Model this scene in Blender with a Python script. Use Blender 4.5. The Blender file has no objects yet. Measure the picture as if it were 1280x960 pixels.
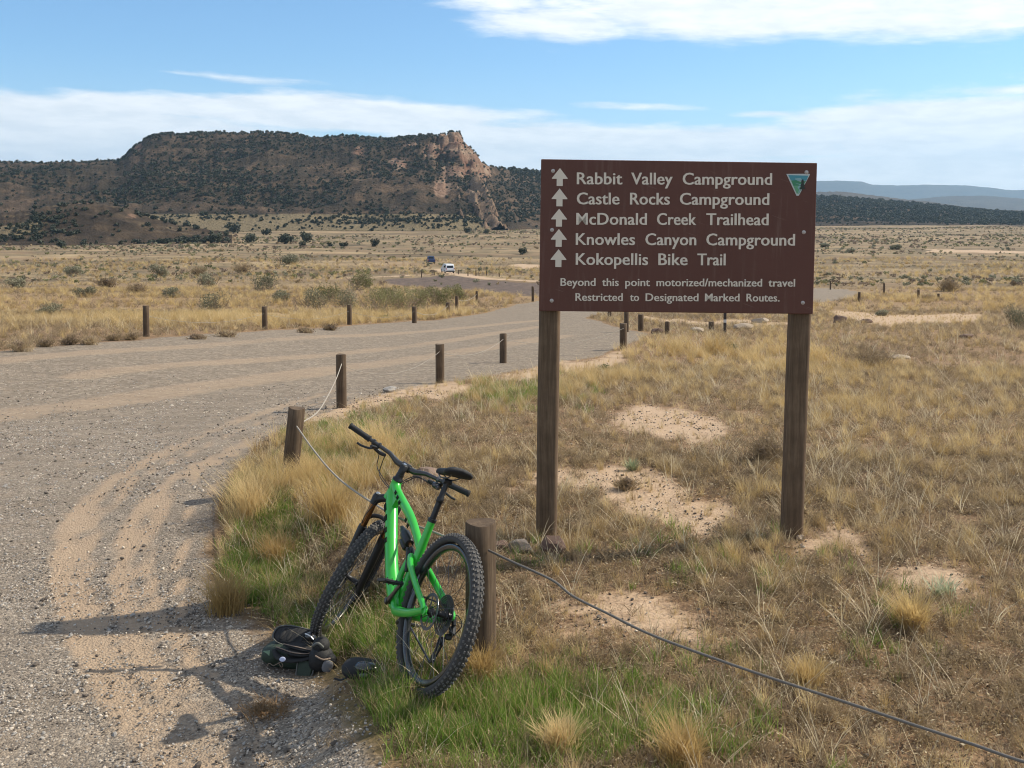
import bpy, math, random
import numpy as np
from mathutils import Vector, Matrix, Euler

scene = bpy.context.scene
R = math.radians
rng = np.random.default_rng(7)
random.seed(7)

# ------------------------------------------------------------------ camera
CAM_Z, FPX, PITCH = 2.2, 1300.0, R(3.0)
cd = bpy.data.cameras.new('camera')
cam = bpy.data.objects.new('camera', cd)
scene.collection.objects.link(cam)
cam.location = (0, 0, CAM_Z)
cam.rotation_euler = (R(87.0), 0, 0)
cd.sensor_width = 36.0
cd.lens = 36.0 * FPX / 1280.0
cd.shift_y = -150.0 / 1280.0
cd.clip_start = 0.05
cd.clip_end = 60000.0
scene.camera = cam

# ------------------------------------------------------------------ sun and sky
SUN_TO = Vector((-0.955, -0.295, 0)).normalized()      # horizontal direction in which the shadows fall
SUN_EL = R(41.0)
sl = bpy.data.lights.new('sun', 'SUN')
sl.energy = 5.0
sl.angle = R(0.53)
sl.color = (1.0, 0.91, 0.755)
sun = bpy.data.objects.new('sun', sl)
scene.collection.objects.link(sun)
ray = Vector((SUN_TO.x * math.cos(SUN_EL), SUN_TO.y * math.cos(SUN_EL), -math.sin(SUN_EL)))
sun.rotation_euler = ray.to_track_quat('-Z', 'Y').to_euler()
sun.location = (30, 20, 40)

world = bpy.data.worlds.new('World')
scene.world = world
world.use_nodes = True
scene.view_settings.view_transform = 'Standard'
scene.view_settings.look = 'None'
scene.view_settings.gamma = 1.0
scene.view_settings.use_curve_mapping = False
scene.view_settings.exposure = 0.36
scene.cycles.filter_width = 1.05


class NT:
    """small helper around a node tree"""
    def __init__(self, tree):
        self.t = tree
        self.n = tree.nodes
        self.l = tree.links

    def node(self, kind, **kw):
        nd = self.n.new(kind)
        for k, v in kw.items():
            setattr(nd, k, v)
        return nd

    def put(self, sock, v):
        if v is None:
            return
        if isinstance(v, bpy.types.NodeSocket):
            self.l.new(v, sock)
        elif isinstance(v, (tuple, list)):
            if sock.type == 'RGBA' and len(v) == 3:
                v = (*v, 1.0)
            sock.default_value = v
        else:
            if sock.type == 'RGBA':
                v = (v, v, v, 1)
            elif sock.type == 'VECTOR':
                v = (v, v, v)
            sock.default_value = v

    def m(self, op, a, b=None, c=None, clamp=False):
        nd = self.node('ShaderNodeMath', operation=op, use_clamp=clamp)
        self.put(nd.inputs[0], a)
        self.put(nd.inputs[1], b)
        self.put(nd.inputs[2], c)
        return nd.outputs[0]

    def vm(self, op, a, b=None):
        nd = self.node('ShaderNodeVectorMath', operation=op)
        self.put(nd.inputs[0], a)
        self.put(nd.inputs[1], b)
        return nd.outputs[0]

    def mix(self, f, a, b, blend='MIX'):
        nd = self.node('ShaderNodeMix', data_type='RGBA', blend_type=blend)
        self.put(nd.inputs[0], f)
        self.put(nd.inputs[6], a)
        self.put(nd.inputs[7], b)
        return nd.outputs[2]

    def noise(self, vec, scale, detail=3.0, rough=0.55, dist=0.0, col=False):
        nd = self.node('ShaderNodeTexNoise')
        if vec is not None:
            self.l.new(vec, nd.inputs['Vector'])
        nd.inputs['Scale'].default_value = scale
        nd.inputs['Detail'].default_value = detail
        nd.inputs['Roughness'].default_value = rough
        nd.inputs['Distortion'].default_value = dist
        return nd.outputs['Color' if col else 'Fac']

    def voro(self, vec, scale, out='Distance', feature='F1', rand=1.0):
        nd = self.node('ShaderNodeTexVoronoi', feature=feature)
        if vec is not None:
            self.l.new(vec, nd.inputs['Vector'])
        nd.inputs['Scale'].default_value = scale
        nd.inputs['Randomness'].default_value = rand
        return nd.outputs[out]

    def step(self, v, a, b):
        nd = self.node('ShaderNodeMapRange', interpolation_type='SMOOTHSTEP')
        self.put(nd.inputs['Value'], v)
        self.put(nd.inputs['From Min'], a)
        self.put(nd.inputs['From Max'], b)
        return nd.outputs['Result']

    def ramp(self, f, stops):
        nd = self.node('ShaderNodeValToRGB')
        self.put(nd.inputs[0], f)
        el = nd.color_ramp.elements
        while len(el) < len(stops):
            el.new(0.5)
        for e, (p, c) in zip(el, stops):
            e.position = p
            e.color = (*c, 1)
        return nd.outputs[0]

    def sep(self, v):
        nd = self.node('ShaderNodeSeparateXYZ')
        self.put(nd.inputs[0], v)
        return nd.outputs

    def comb(self, x, y, z):
        nd = self.node('ShaderNodeCombineXYZ')
        for i, v in enumerate((x, y, z)):
            self.put(nd.inputs[i], v)
        return nd.outputs[0]


def build_world():
    t = NT(world.node_tree)
    t.n.clear()
    out = t.node('ShaderNodeOutputWorld')
    bg = t.node('ShaderNodeBackground')
    bg.inputs['Strength'].default_value = 0.071
    sky = t.node('ShaderNodeTexSky', sky_type='NISHITA')
    sky.sun_disc = False
    sky.sun_elevation = SUN_EL
    sky.sun_rotation = math.atan2(-SUN_TO.x, -SUN_TO.y)
    sky.altitude = 1400
    sky.air_density = 1.0
    sky.dust_density = 0.5
    sky.ozone_density = 1.6
    tc = t.node('ShaderNodeTexCoord').outputs['Generated']
    x, y, z = t.sep(tc)
    az = t.m('ARCTAN2', x, y)
    hyp = t.m('SQRT', t.m('ADD', t.m('MULTIPLY', x, x), t.m('MULTIPLY', y, y)))
    el = t.m('ARCTAN2', z, hyp)
    # thin streaky cirrus: noise stretched along the horizon
    warp = t.noise(t.comb(t.m('MULTIPLY', az, 3.0), t.m('MULTIPLY', el, 9.0), 0.3), 1.0, 3)
    e2 = t.m('ADD', el, t.m('MULTIPLY', t.m('SUBTRACT', warp, 0.5), 0.022))
    e2 = t.m('ADD', e2, t.m('MULTIPLY', az, 0.035))
    n1 = t.noise(t.comb(t.m('MULTIPLY', az, 5.0), t.m('MULTIPLY', e2, 34.0), 1.7), 1.0, 7, 0.62)
    n2 = t.noise(t.comb(t.m('MULTIPLY', az, 22.0), t.m('MULTIPLY', e2, 90.0), 4.1), 1.0, 5, 0.6)
    # where the banks of cloud stand (centre and spread in the photograph's own pixels, turned into angles)
    banks = [(1010, 10, 340, 46, 1.25), (690, 30, 120, 24, .85), (620, 5, 90, 20, .7), (1240, -40, 300, 60, .8),
             (40, 176, 330, 44, 1.3), (430, 144, 190, 20, 1.25), (230, 140, 200, 18, .9), (300, 104, 110, 7, .42), (-400, 140, 300, 60, .9),
             (700, 186, 210, 32, 1.35), (850, 181, 260, 26, 1.15), (790, 130, 130, 7, .45), (1190, 176, 190, 48, 1.15),
             (1260, 130, 90, 10, .6), (960, 145, 60, 7, .5), (1150, 222, 420, 24, 1.15), (1700, 150, 300, 70, .9),
             (545, 129, 30, 4, .3), (440, -2, 90, 8, .5), (640, -160, 900, 60, .5)]
    env = None
    for (px, py, sx, sy, a) in banks:
        a0 = math.atan((px - 640) / FPX)
        e0 = math.atan((262 - py) / FPX)
        dx = t.m('DIVIDE', t.m('SUBTRACT', az, a0), sx / FPX)
        dy = t.m('DIVIDE', t.m('SUBTRACT', e2, e0 + 0.035 * a0), sy / FPX)
        g = t.m('MULTIPLY', t.m('EXPONENT', t.m('MULTIPLY', t.m('ADD', t.m('MULTIPLY', dx, dx), t.m('MULTIPLY', dy, dy)), -1.0)), a)
        env = g if env is None else t.m('MAXIMUM', env, g)
    away = t.m('MULTIPLY', t.step(t.m('ABSOLUTE', az), 0.7, 1.3), 0.38)
    high = t.m('MULTIPLY', t.step(el, 0.3, 0.6), 0.36)
    env = t.m('MAXIMUM', env, t.m('MAXIMUM', away, high))
    s = t.m('ADD', t.m('MULTIPLY', env, 1.25), t.m('ADD', t.m('MULTIPLY', t.m('SUBTRACT', n1, 0.5), 1.5), t.m('MULTIPLY', t.m('SUBTRACT', n2, 0.5), 0.5)))
    cl = t.m('MULTIPLY', t.step(s, 0.22, 0.80), 0.97)
    # a thin veil that thickens to the horizon
    veil = t.m('MULTIPLY', t.m('SUBTRACT', 1.0, t.step(el, 0.0, 0.15)), 0.24)
    cl = t.m('MAXIMUM', cl, veil)
    ccol = t.mix(t.step(n2, 0.3, 0.7), (11.2, 11.7, 12.1), (13.6, 13.7, 13.7))
    skyc = t.mix(1.0, sky.outputs[0], (1.22, 1.62, 1.85), 'MULTIPLY')
    col = t.mix(cl, skyc, ccol)
    t.l.new(col, bg.inputs['Color'])
    t.l.new(bg.outputs[0], out.inputs['Surface'])


build_world()

# ------------------------------------------------------------------ maths: camera pixels, noise, terrain
cp, sp = math.cos(PITCH), math.sin(PITCH)


def project(X, Y, Z):
    z = Z - CAM_Z
    d = Y * cp - z * sp
    u = Y * sp + z * cp
    d = np.where(np.abs(d) < 1e-3, 1e-3, d)
    return 640 + FPX * X / d, 330 - FPX * u / d


def pix_dir(px, py):
    a, b = (px - 640) / FPX, (330 - py) / FPX
    return np.array([a, cp + b * sp, -sp + b * cp])


def _hash(ix, iy, s):
    h = (ix.astype(np.int64) * 374761393 + iy.astype(np.int64) * 668265263 + s * 974711) & 0xFFFFFFFF
    h = ((h ^ (h >> 13)) * 1274126177) & 0xFFFFFFFF
    h = ((h ^ (h >> 16)) * 2246822519) & 0xFFFFFFFF
    return ((h ^ (h >> 15)) & 0xFFFFFF) / float(0xFFFFFF)


def vnoise(x, y, s=0):
    x = np.asarray(x, float)
    y = np.asarray(y, float)
    ix, iy = np.floor(x), np.floor(y)
    fx, fy = x - ix, y - iy
    fx = fx * fx * fx * (fx * (fx * 6 - 15) + 10)
    fy = fy * fy * fy * (fy * (fy * 6 - 15) + 10)
    a, b = _hash(ix, iy, s), _hash(ix + 1, iy, s)
    c, d = _hash(ix, iy + 1, s), _hash(ix + 1, iy + 1, s)
    return (a * (1 - fx) + b * fx) * (1 - fy) + (c * (1 - fx) + d * fx) * fy


def fbm(x, y, octv=4, s=0, gain=0.5):
    v, amp, tot, f = 0.0, 1.0, 0.0, 1.0
    for o in range(octv):
        v = v + amp * vnoise(x * f + o * 17.3, y * f - o * 9.1, s + o)
        tot += amp
        amp *= gain
        f *= 2.03
    return v / tot


def sstep(v, a, b):
    t = np.clip((v - a) / (b - a), 0, 1)
    return t * t * (3 - 2 * t)


KY = np.array([-60, 0, 8, 13, 17, 22, 30, 40, 60, 100, 140, 190, 260, 400, 700, 1200, 3000, 8000, 40000.])
KZ = np.array([0, 0, 0, -.28, -.57, -.9, -1.38, -2.0, -3.2, -5.6, -7.6, -9.3, -10.2, -11.0, -12.0, -13.5, -17.0, -30., -140.])


def base_z(Y):
    h = np.diff(KY)
    d = np.diff(KZ) / h
    m = np.zeros_like(KY)
    for i in range(1, len(KY) - 1):
        m[i] = 0 if d[i - 1] * d[i] <= 0 else 3 * (h[i - 1] + h[i]) / ((2 * h[i] + h[i - 1]) / d[i - 1] + (h[i] + 2 * h[i - 1]) / d[i])
    m[0], m[-1] = d[0], d[-1]
    Y = np.clip(np.asarray(Y, float), KY[0], KY[-1])
    i = np.clip(np.searchsorted(KY, Y) - 1, 0, len(h) - 1)
    t = (Y - KY[i]) / h[i]
    return ((2 * t ** 3 - 3 * t ** 2 + 1) * KZ[i] + (t ** 3 - 2 * t ** 2 + t) * h[i] * m[i]
            + (-2 * t ** 3 + 3 * t ** 2) * KZ[i + 1] + (t ** 3 - t ** 2) * h[i] * m[i + 1])


def smooth_ground(X, Y):
    X = np.asarray(X, float)
    Y = np.asarray(Y, float)
    z = base_z(Y)
    xe = np.interp(Y, [-20, 2, 4.6, 5.8, 8.5, 13, 18], [-.5, -.5, -.5, -.45, -1.85, -2.3, -1.6])
    amp = np.interp(Y, [-20, 6.6, 8.6, 12, 18], [.22, .22, .12, .03, 0])
    z = z - amp * sstep(-(X - xe), 0.0, 0.62)
    z = z + 0.35 * sstep(-X, 2, 9) * sstep(Y, 12, 18) * (1 - sstep(Y, 24, 42))
    return z


def ground(X, Y):
    X = np.asarray(X, float)
    Y = np.asarray(Y, float)
    z = smooth_ground(X, Y)
    near = 1 - sstep(Y, 14, 40)
    z = z + near * (0.035 * (fbm(X * 1.1, Y * 1.1, 3, 5) - .5) + .015 * (fbm(X * 7, Y * 7, 2, 9) - .5))
    z = z + sstep(Y, 16, 60) * .16 * (fbm(X * .3, Y * .3, 3, 15) - .5)
    z = z + sstep(Y, 60, 200) * 1.3 * (fbm(X * .03, Y * .03, 3, 25) - .5)
    z = z + sstep(Y, 200, 500) * 3.0 * (fbm(X * .008, Y * .008, 3, 35) - .5)
    return z


def at(px, py, smooth=False):
    """the point of the ground seen at this place of the photograph"""
    d = pix_dir(px, py)
    s = np.geomspace(1.5, 9000, 9000)
    P = np.array([0, 0, CAM_Z])[None, :] + s[:, None] * d[None, :]
    g = (smooth_ground if smooth else ground)(P[:, 0], P[:, 1])
    k = np.argmax(P[:, 2] < g)
    a, b = P[k - 1], P[k]
    fa, fb = a[2] - (g[k - 1]), b[2] - g[k]
    t = fa / (fa - fb) if fa != fb else 0
    return a + (b - a) * t


def inside(px, py, poly):
    poly = np.asarray(poly, float)
    r = np.zeros(np.shape(px), bool)
    n = len(poly)
    for i in range(n):
        x0, y0 = poly[i]
        x1, y1 = poly[(i + 1) % n]
        if y0 == y1:
            continue
        c = (py >= min(y0, y1)) & (py < max(y0, y1))
        xs = x0 + (py - y0) * (x1 - x0) / (y1 - y0)
        r ^= c & (px < xs)
    return r


# ------------------------------------------------------------------ regions of the ground (outlines read off the photograph, used on the ground plane)
ROAD = [(-6000, 1500), (-2500, 560), (-1000, 500), (-300, 462), (0, 440), (90, 431), (180, 424), (330, 414), (440, 408), (540, 402), (600, 392),
        (640, 382), (672, 376), (760, 367), (900, 361), (1040, 360), (1078, 365), (1060, 375), (1000, 381), (900, 385),
        (800, 388), (745, 392), (724, 398), (748, 405), (778, 412), (812, 419), (800, 427), (772, 434), (745, 446), (700, 453),
        (640, 464), (560, 478), (500, 490), (455, 500), (425, 510), (385, 525), (345, 540), (318, 560), (290, 590), (265, 640), (255, 690),
        (258, 740), (300, 775), (330, 795), (400, 850), (425, 900), (470, 960), (500, 1100), (560, 1400), (560, 6000), (-6000, 6000)]
SANDS = [[(600, 600), (650, 597), (700, 592), (760, 585), (800, 592), (860, 618), (945, 632), (930, 652), (860, 668), (800, 662), (740, 642), (690, 612), (640, 612)],
         [(730, 534), (790, 515), (860, 511), (915, 528), (905, 548), (780, 552)],
         [(650, 770), (740, 752), (850, 756), (910, 782), (860, 806), (760, 802), (680, 795)],
         [(1110, 702), (1180, 694), (1275, 728), (1250, 752), (1160, 735)],
         [(395, 512), (440, 506), (480, 488), (560, 480), (600, 478), (560, 500), (480, 515), (430, 525), (390, 530)],
         [(600, 470), (660, 460), (720, 452), (770, 442), (760, 462), (700, 470), (640, 478)],
         [(1050, 394), (1120, 388), (1260, 394), (1250, 403), (1150, 402), (1060, 404)],
         [(800, 400), (880, 399), (1000, 401), (1010, 404), (860, 405), (800, 404)],
         [(640, 329), (760, 329), (760, 334), (650, 334)],
         [(1160, 312), (1290, 314), (1290, 317), (1160, 315)],
         [(520, 700), (580, 700), (570, 715), (520, 712)],
         [(330, 391), (395, 395), (380, 400), (320, 398)], [(640, 695), (700, 690), (730, 700), (660, 712)],
         [(985, 680), (1080, 666), (1140, 690), (1040, 706)]]
LANES = [([(553, 336), (563, 343), (600, 350), (672, 352), (760, 352)], 1.6),
         ([(440, 349), (520, 346), (572, 344)], 1.6)]
PLOW = [(478, 351), (560, 347), (600, 351), (690, 355), (900, 352), (900, 362), (690, 372), (640, 368), (560, 361), (500, 358)]
TRACKS = [([(225, 1150), (215, 960), (150, 880), (104, 800), (78, 720), (88, 655), (140, 600), (235, 552), (330, 515), (420, 488)], .10),
          ([(250, 1150), (235, 960), (175, 880), (126, 800), (104, 720), (118, 655), (168, 600), (255, 558), (345, 520), (440, 492)], .055),
          ([(300, 1150), (268, 960), (218, 880), (168, 800), (150, 720), (165, 655), (215, 600), (290, 560), (380, 520), (470, 493)], .085),
          ([(395, 1150), (350, 960), (290, 870), (200, 780), (182, 700), (205, 640), (250, 590), (325, 550)], .05),
          ([(330, 1150), (310, 960), (250, 880), (232, 800), (222, 700), (240, 640), (280, 600)], .04),
          ([(-300, 560), (0, 520), (150, 500), (300, 478), (450, 458), (600, 436), (700, 420)], .5),
          ([(-300, 470), (0, 452), (200, 436), (400, 421), (560, 412), (680, 400)], .4),
          ([(100, 470), (300, 452), (450, 440), (560, 426), (680, 408)], .35)]
GREENS = [(575, 905, 185, 46, 1.4), (330, 725, 60, 40, 1.0), (450, 810, 80, 45, 1.2), (640, 850, 40, 24, .5), (800, 900, 120, 50, .5),
          (860, 700, 90, 30, .08), (350, 680, 50, 60, .55), (1150, 790, 90, 50, .06), (660, 700, 30, 14, .15), (440, 560, 60, 40, .35),
          (560, 940, 200, 40, .7), (640, 490, 60, 16, .4), (950, 700, 90, 30, .06)]
DARKS = [(1000, 590, 110, 26, .8), (540, 560, 90, 30, .5), (740, 720, 110, 22, .5), (960, 645, 130, 18, .5), (640, 640, 60, 20, .5),
         (800, 830, 150, 20, .5), (1120, 690, 120, 25, .5), (860, 400, 110, 10, .5), (1100, 440, 100, 12, .45), (60, 425, 200, 6, .5),
         (1240, 640, 90, 16, .5), (720, 500, 80, 16, .35), (330, 800, 60, 26, .45)]

ROAD_W = None


def lane_dist(X, Y, pts):
    W = np.array([at(px, py, True)[:2] for px, py in pts])
    best = np.full(np.shape(X), 1e9)
    for a, b in zip(W[:-1], W[1:]):
        ab = b - a
        t = np.clip(((X - a[0]) * ab[0] + (Y - a[1]) * ab[1]) / (ab @ ab), 0, 1)
        best = np.minimum(best, np.hypot(X - a[0] - t * ab[0], Y - a[1] - t * ab[1]))
    return best


def soft_poly(X, Y, Z, poly, rad, n=6):
    acc = 0.0
    for k in range(n):
        a = 2 * math.pi * k / n
        px, py = project(X + rad * math.cos(a), Y + 2.2 * rad * math.sin(a), Z)
        acc = acc + inside(px, py, poly)
    return acc / n


def masks(X, Y):
    """road, sand, green, dark, plough, track for points of the ground"""
    X = np.asarray(X, float)
    Y = np.asarray(Y, float)
    Yc = np.maximum(Y, 0.9)
    Z = smooth_ground(X, Yc)
    k = np.clip(Yc / 8, .5, 8)
    wx = (fbm(X * 1.3 / k, Y * 1.3 / k, 4, 41, .6) - .5) * .95 * k
    wy = (fbm(X * 1.3 / k, Y * 1.3 / k, 4, 47, .6) - .5) * 1.6 * k
    px, py = project(X + wx * .35, Yc + wy * .35, Z)
    front = Y > 1.0
    road = np.where(front, soft_poly(X + wx * .2, Yc + wy * .2, Z, ROAD, .09), (X < -.3).astype(float))
    sand = np.zeros_like(X)
    for P in SANDS:
        m = soft_poly(X + wx, Yc + wy, Z, P, .12)
        sand = np.maximum(sand, m)
    for pts, w in LANES:
        sand = np.maximum(sand, 1 - sstep(lane_dist(X, Y, pts), w * .6, w * 1.3))
    green = np.zeros_like(X)
    dark = np.zeros_like(X)
    for L, M in ((GREENS, green), (DARKS, dark)):
        for (cx, cy, sx, sy, a) in L:
            np.maximum(M, a * np.exp(-((px - cx) / sx) ** 2 - ((py - cy) / sy) ** 2), out=M)
    plow = soft_poly(X, Yc, Z, PLOW, .8)
    track = np.zeros_like(X)
    for pts, w in TRACKS:
        d = lane_dist(X, Y, pts)
        br = 0.45 + .75 * fbm(X * .8, Y * .8, 3, 77)
        track = np.maximum(track, (1 - sstep(d, w * .4, w * 1.5)) * np.clip(br, 0, 1))
    f = front.astype(float)
    return road, sand * f, green * f, dark * f, plow * f, track * f


# ------------------------------------------------------------------ mesh building
class MB:
    def __init__(self, T=None):
        self.v, self.f, self.s, self.m, self.c, self.T = [], [], [], [], 0, T

    def add(self, verts, faces, smooth=True, mat=0):
        verts = np.asarray(verts, float)
        if self.T is not None:
            verts = self.T(verts)
        self.v.append(verts)
        self.f += [tuple(int(i) + self.c for i in f) for f in faces]
        self.s += [smooth] * len(faces)
        self.m += [mat] * len(faces)
        self.c += len(verts)
        return self

    def box(self, c, size, M=None, mat=0, taper=1.0, bev=0.0):
        x, y, z = np.array(size) / 2.0
        if bev > 0:
            b = bev
            v, prof = [], [(-z, -b), (-z + b, 0), (z - b, 0), (z, -b)]
            for (zz, o) in prof:
                for sx, sy in ((1, 1), (-1, 1), (-1, -1), (1, -1)):
                    a = [(sx * (x + o), sy * (y + o - b)), (sx * (x + o - b), sy * (y + o))]
                    if sx * sy < 0:
                        a = a[::-1]
                    v += [(p[0], p[1], zz) for p in a]
            f = []
            for r in range(3):
                for i in range(8):
                    j = (i + 1) % 8
                    f.append((r * 8 + i, r * 8 + j, r * 8 + 8 + j, r * 8 + 8 + i))
            f += [tuple(range(7, -1, -1)), tuple(range(24, 32))]
        else:
            v = [(-x, -y, -z), (x, -y, -z), (x, y, -z), (-x, y, -z), (-x * taper, -y * taper, z), (x * taper, -y * taper, z), (x * taper, y * taper, z), (-x * taper, y * taper, z)]
            f = [(3, 2, 1, 0), (4, 5, 6, 7), (0, 1, 5, 4), (1, 2, 6, 5), (2, 3, 7, 6), (3, 0, 4, 7)]
        v = np.array(v, float)
        if M is not None:
            v = v @ np.asarray(M).T
        return self.add(v + np.asarray(c, float), f, False, mat)

    def tube(self, pts, r, n=10, closed=False, flat=1.0, up=None, cap=True, mat=0, smooth=True):
        P = np.asarray(pts, float)
        k = len(P)
        r = np.atleast_1d(np.asarray(r, float))
        r = np.interp(np.linspace(0, 1, k), np.linspace(0, 1, len(r)), r) if len(r) > 1 else np.repeat(r, k)
        T = np.zeros_like(P)
        if closed:
            T = np.roll(P, -1, 0) - np.roll(P, 1, 0)
        else:
            T[1:-1] = P[2:] - P[:-2]
            T[0], T[-1] = P[1] - P[0], P[-1] - P[-2]
        T /= np.linalg.norm(T, axis=1)[:, None] + 1e-12
        ref = np.array(up if up is not None else ((0, 0, 1) if abs(T[0][2]) < .9 else (1, 0, 0)), float)
        rings = []
        N = ref - T[0] * (ref @ T[0])
        N /= np.linalg.norm(N)
        for i in range(k):
            N = N - T[i] * (N @ T[i])
            N /= np.linalg.norm(N) + 1e-12
            B = np.cross(T[i], N)
            a = np.linspace(0, 2 * np.pi, n, endpoint=False)
            rings.append(P[i] + r[i] * (np.cos(a)[:, None] * N * flat + np.sin(a)[:, None] * B))
        v = np.concatenate(rings)
        f = []
        for i in range(k if closed else k - 1):
            i2 = (i + 1) % k
            for j in range(n):
                j2 = (j + 1) % n
                f.append((i * n + j, i * n + j2, i2 * n + j2, i2 * n + j))
        self.add(v, f, smooth, mat)
        if cap and not closed:
            self.add(rings[0], [tuple(range(n - 1, -1, -1))], False, mat)
            self.add(rings[-1], [tuple(range(n))], False, mat)
        return self

    def lathe(self, c, axis, prof, n=24, smooth=True, mat=0, closed=False):
        """prof: (distance along the axis, radius) pairs"""
        ax = np.asarray(axis, float)
        ax /= np.linalg.norm(ax)
        ref = np.array([0, 0, 1.]) if abs(ax[2]) < .9 else np.array([1., 0, 0])
        N = ref - ax * (ref @ ax)
        N /= np.linalg.norm(N)
        B = np.cross(ax, N)
        a = np.linspace(0, 2 * np.pi, n, endpoint=False)
        rings = [np.asarray(c) + h * ax + r * (np.cos(a)[:, None] * N + np.sin(a)[:, None] * B) for h, r in prof]
        k = len(rings)
        f = []
        for i in range(k if closed else k - 1):
            i2 = (i + 1) % k
            for j in range(n):
                j2 = (j + 1) % n
                f.append((i * n + j, i * n + j2, i2 * n + j2, i2 * n + j))
        self.add(np.concatenate(rings), f, smooth, mat)
        if not closed:
            self.add(rings[0], [tuple(range(n - 1, -1, -1))], False, mat)
            self.add(rings[-1], [tuple(range(n))], False, mat)
        return self

    def prism(self, poly, h0, h1, M=None, o=(0, 0, 0), mat=0):
        """outline in the local xy plane, between heights h0 and h1"""
        p = np.asarray(poly, float)
        n = len(p)
        v = np.vstack([np.c_[p, np.full(n, h0)], np.c_[p, np.full(n, h1)]])
        if M is not None:
            v = v @ np.asarray(M, float).T
        f = [tuple(range(n - 1, -1, -1)), tuple(range(n, 2 * n))] + [(i, (i + 1) % n, n + (i + 1) % n, n + i) for i in range(n)]
        return self.add(v + np.asarray(o, float), f, False, mat)

    def mesh(self, name, mats):
        me = bpy.data.meshes.new(name)
        v = np.concatenate(self.v)
        me.vertices.add(len(v))
        me.vertices.foreach_set('co', v.astype(np.float32).ravel())
        ln = np.array([len(f) for f in self.f], np.int32)
        me.loops.add(int(ln.sum()))
        me.loops.foreach_set('vertex_index', np.fromiter((i for f in self.f for i in f), np.int32, int(ln.sum())))
        me.polygons.add(len(ln))
        me.polygons.foreach_set('loop_start', np.r_[0, np.cumsum(ln)[:-1]].astype(np.int32))
        me.polygons.foreach_set('use_smooth', np.array(self.s, bool))
        me.polygons.foreach_set('material_index', np.array(self.m, np.int32))
        for m in (mats if isinstance(mats, (list, tuple)) else [mats]):
            me.materials.append(m)
        me.update(calc_edges=True)
        me.validate()
        return me

    def build(self, name, mats, parent=None):
        return link(name, self.mesh(name, mats), parent)


def link(name, data, parent=None):
    o = bpy.data.objects.new(name, data)
    scene.collection.objects.link(o)
    if parent is not None:
        o.parent = parent
    return o


def tag(o, label=None, cat=None, group=None, kind=None):
    if label:
        o['label'] = label
    if cat:
        o['category'] = cat
    if group:
        o['group'] = group
    if kind:
        o['kind'] = kind
    return o


def grid_mesh(name, X, Y, Z, mats, keep=None):
    nr, nc = X.shape
    idx = np.arange(nr * nc).reshape(nr, nc)
    q = np.stack([idx[:-1, :-1], idx[:-1, 1:], idx[1:, 1:], idx[1:, :-1]], -1).reshape(-1, 4)
    co = np.stack([X, Y, Z], -1).reshape(-1, 3)
    sel = np.arange(len(co))
    if keep is not None:
        q = q[keep.reshape(-1)[q].any(1)]
        sel, inv = np.unique(q, return_inverse=True)
        q = inv.reshape(-1, 4)
        co = co[sel]
    me = bpy.data.meshes.new(name)
    me.vertices.add(len(co))
    me.vertices.foreach_set('co', co.astype(np.float32).ravel())
    me.loops.add(q.size)
    me.loops.foreach_set('vertex_index', q.astype(np.int32).ravel())
    me.polygons.add(len(q))
    me.polygons.foreach_set('loop_start', (np.arange(len(q)) * 4).astype(np.int32))
    me.polygons.foreach_set('use_smooth', np.ones(len(q), bool))
    me.materials.append(mats)
    me.update(calc_edges=True)
    return me, sel


def colattr(me, name, rgb):
    a = me.attributes.new(name, 'FLOAT_COLOR', 'POINT')
    d = np.ones((len(rgb), 4), np.float32)
    d[:, :3] = rgb
    a.data.foreach_set('color', d.ravel())


# ------------------------------------------------------------------ materials
def material(name):
    m = bpy.data.materials.new(name)
    m.use_nodes = True
    t = NT(m.node_tree)
    b = t.n['Principled BSDF']
    return m, t, b


def bump(t, b, h, strength=.5, dist=.01):
    nd = t.node('ShaderNodeBump')
    nd.inputs['Strength'].default_value = strength
    nd.inputs['Distance'].default_value = dist
    t.put(nd.inputs['Height'], h)
    t.l.new(nd.outputs[0], b.inputs['Normal'])


def simple(name, col, rough=.6, metal=0.0, var=.15, scale=30, coat=0.0, spec=.5, bmp=0.0):
    m, t, b = material(name)
    tc = t.node('ShaderNodeTexCoord').outputs['Object']
    n = t.noise(tc, scale, 4)
    dark = tuple(c * (1 - var) for c in col)
    lite = tuple(min(1, c * (1 + var)) for c in col)
    t.put(b.inputs['Base Color'], t.mix(n, dark, lite))
    t.put(b.inputs['Roughness'], t.m('ADD', t.m('MULTIPLY', t.noise(tc, scale * 2.3, 3), .25), rough - .12))
    b.inputs['Metallic'].default_value = metal
    b.inputs['Coat Weight'].default_value = coat
    b.inputs['Coat Roughness'].default_value = .08
    b.inputs['Specular IOR Level'].default_value = spec
    if bmp:
        bump(t, b, n, .5, bmp)
    return m


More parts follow.
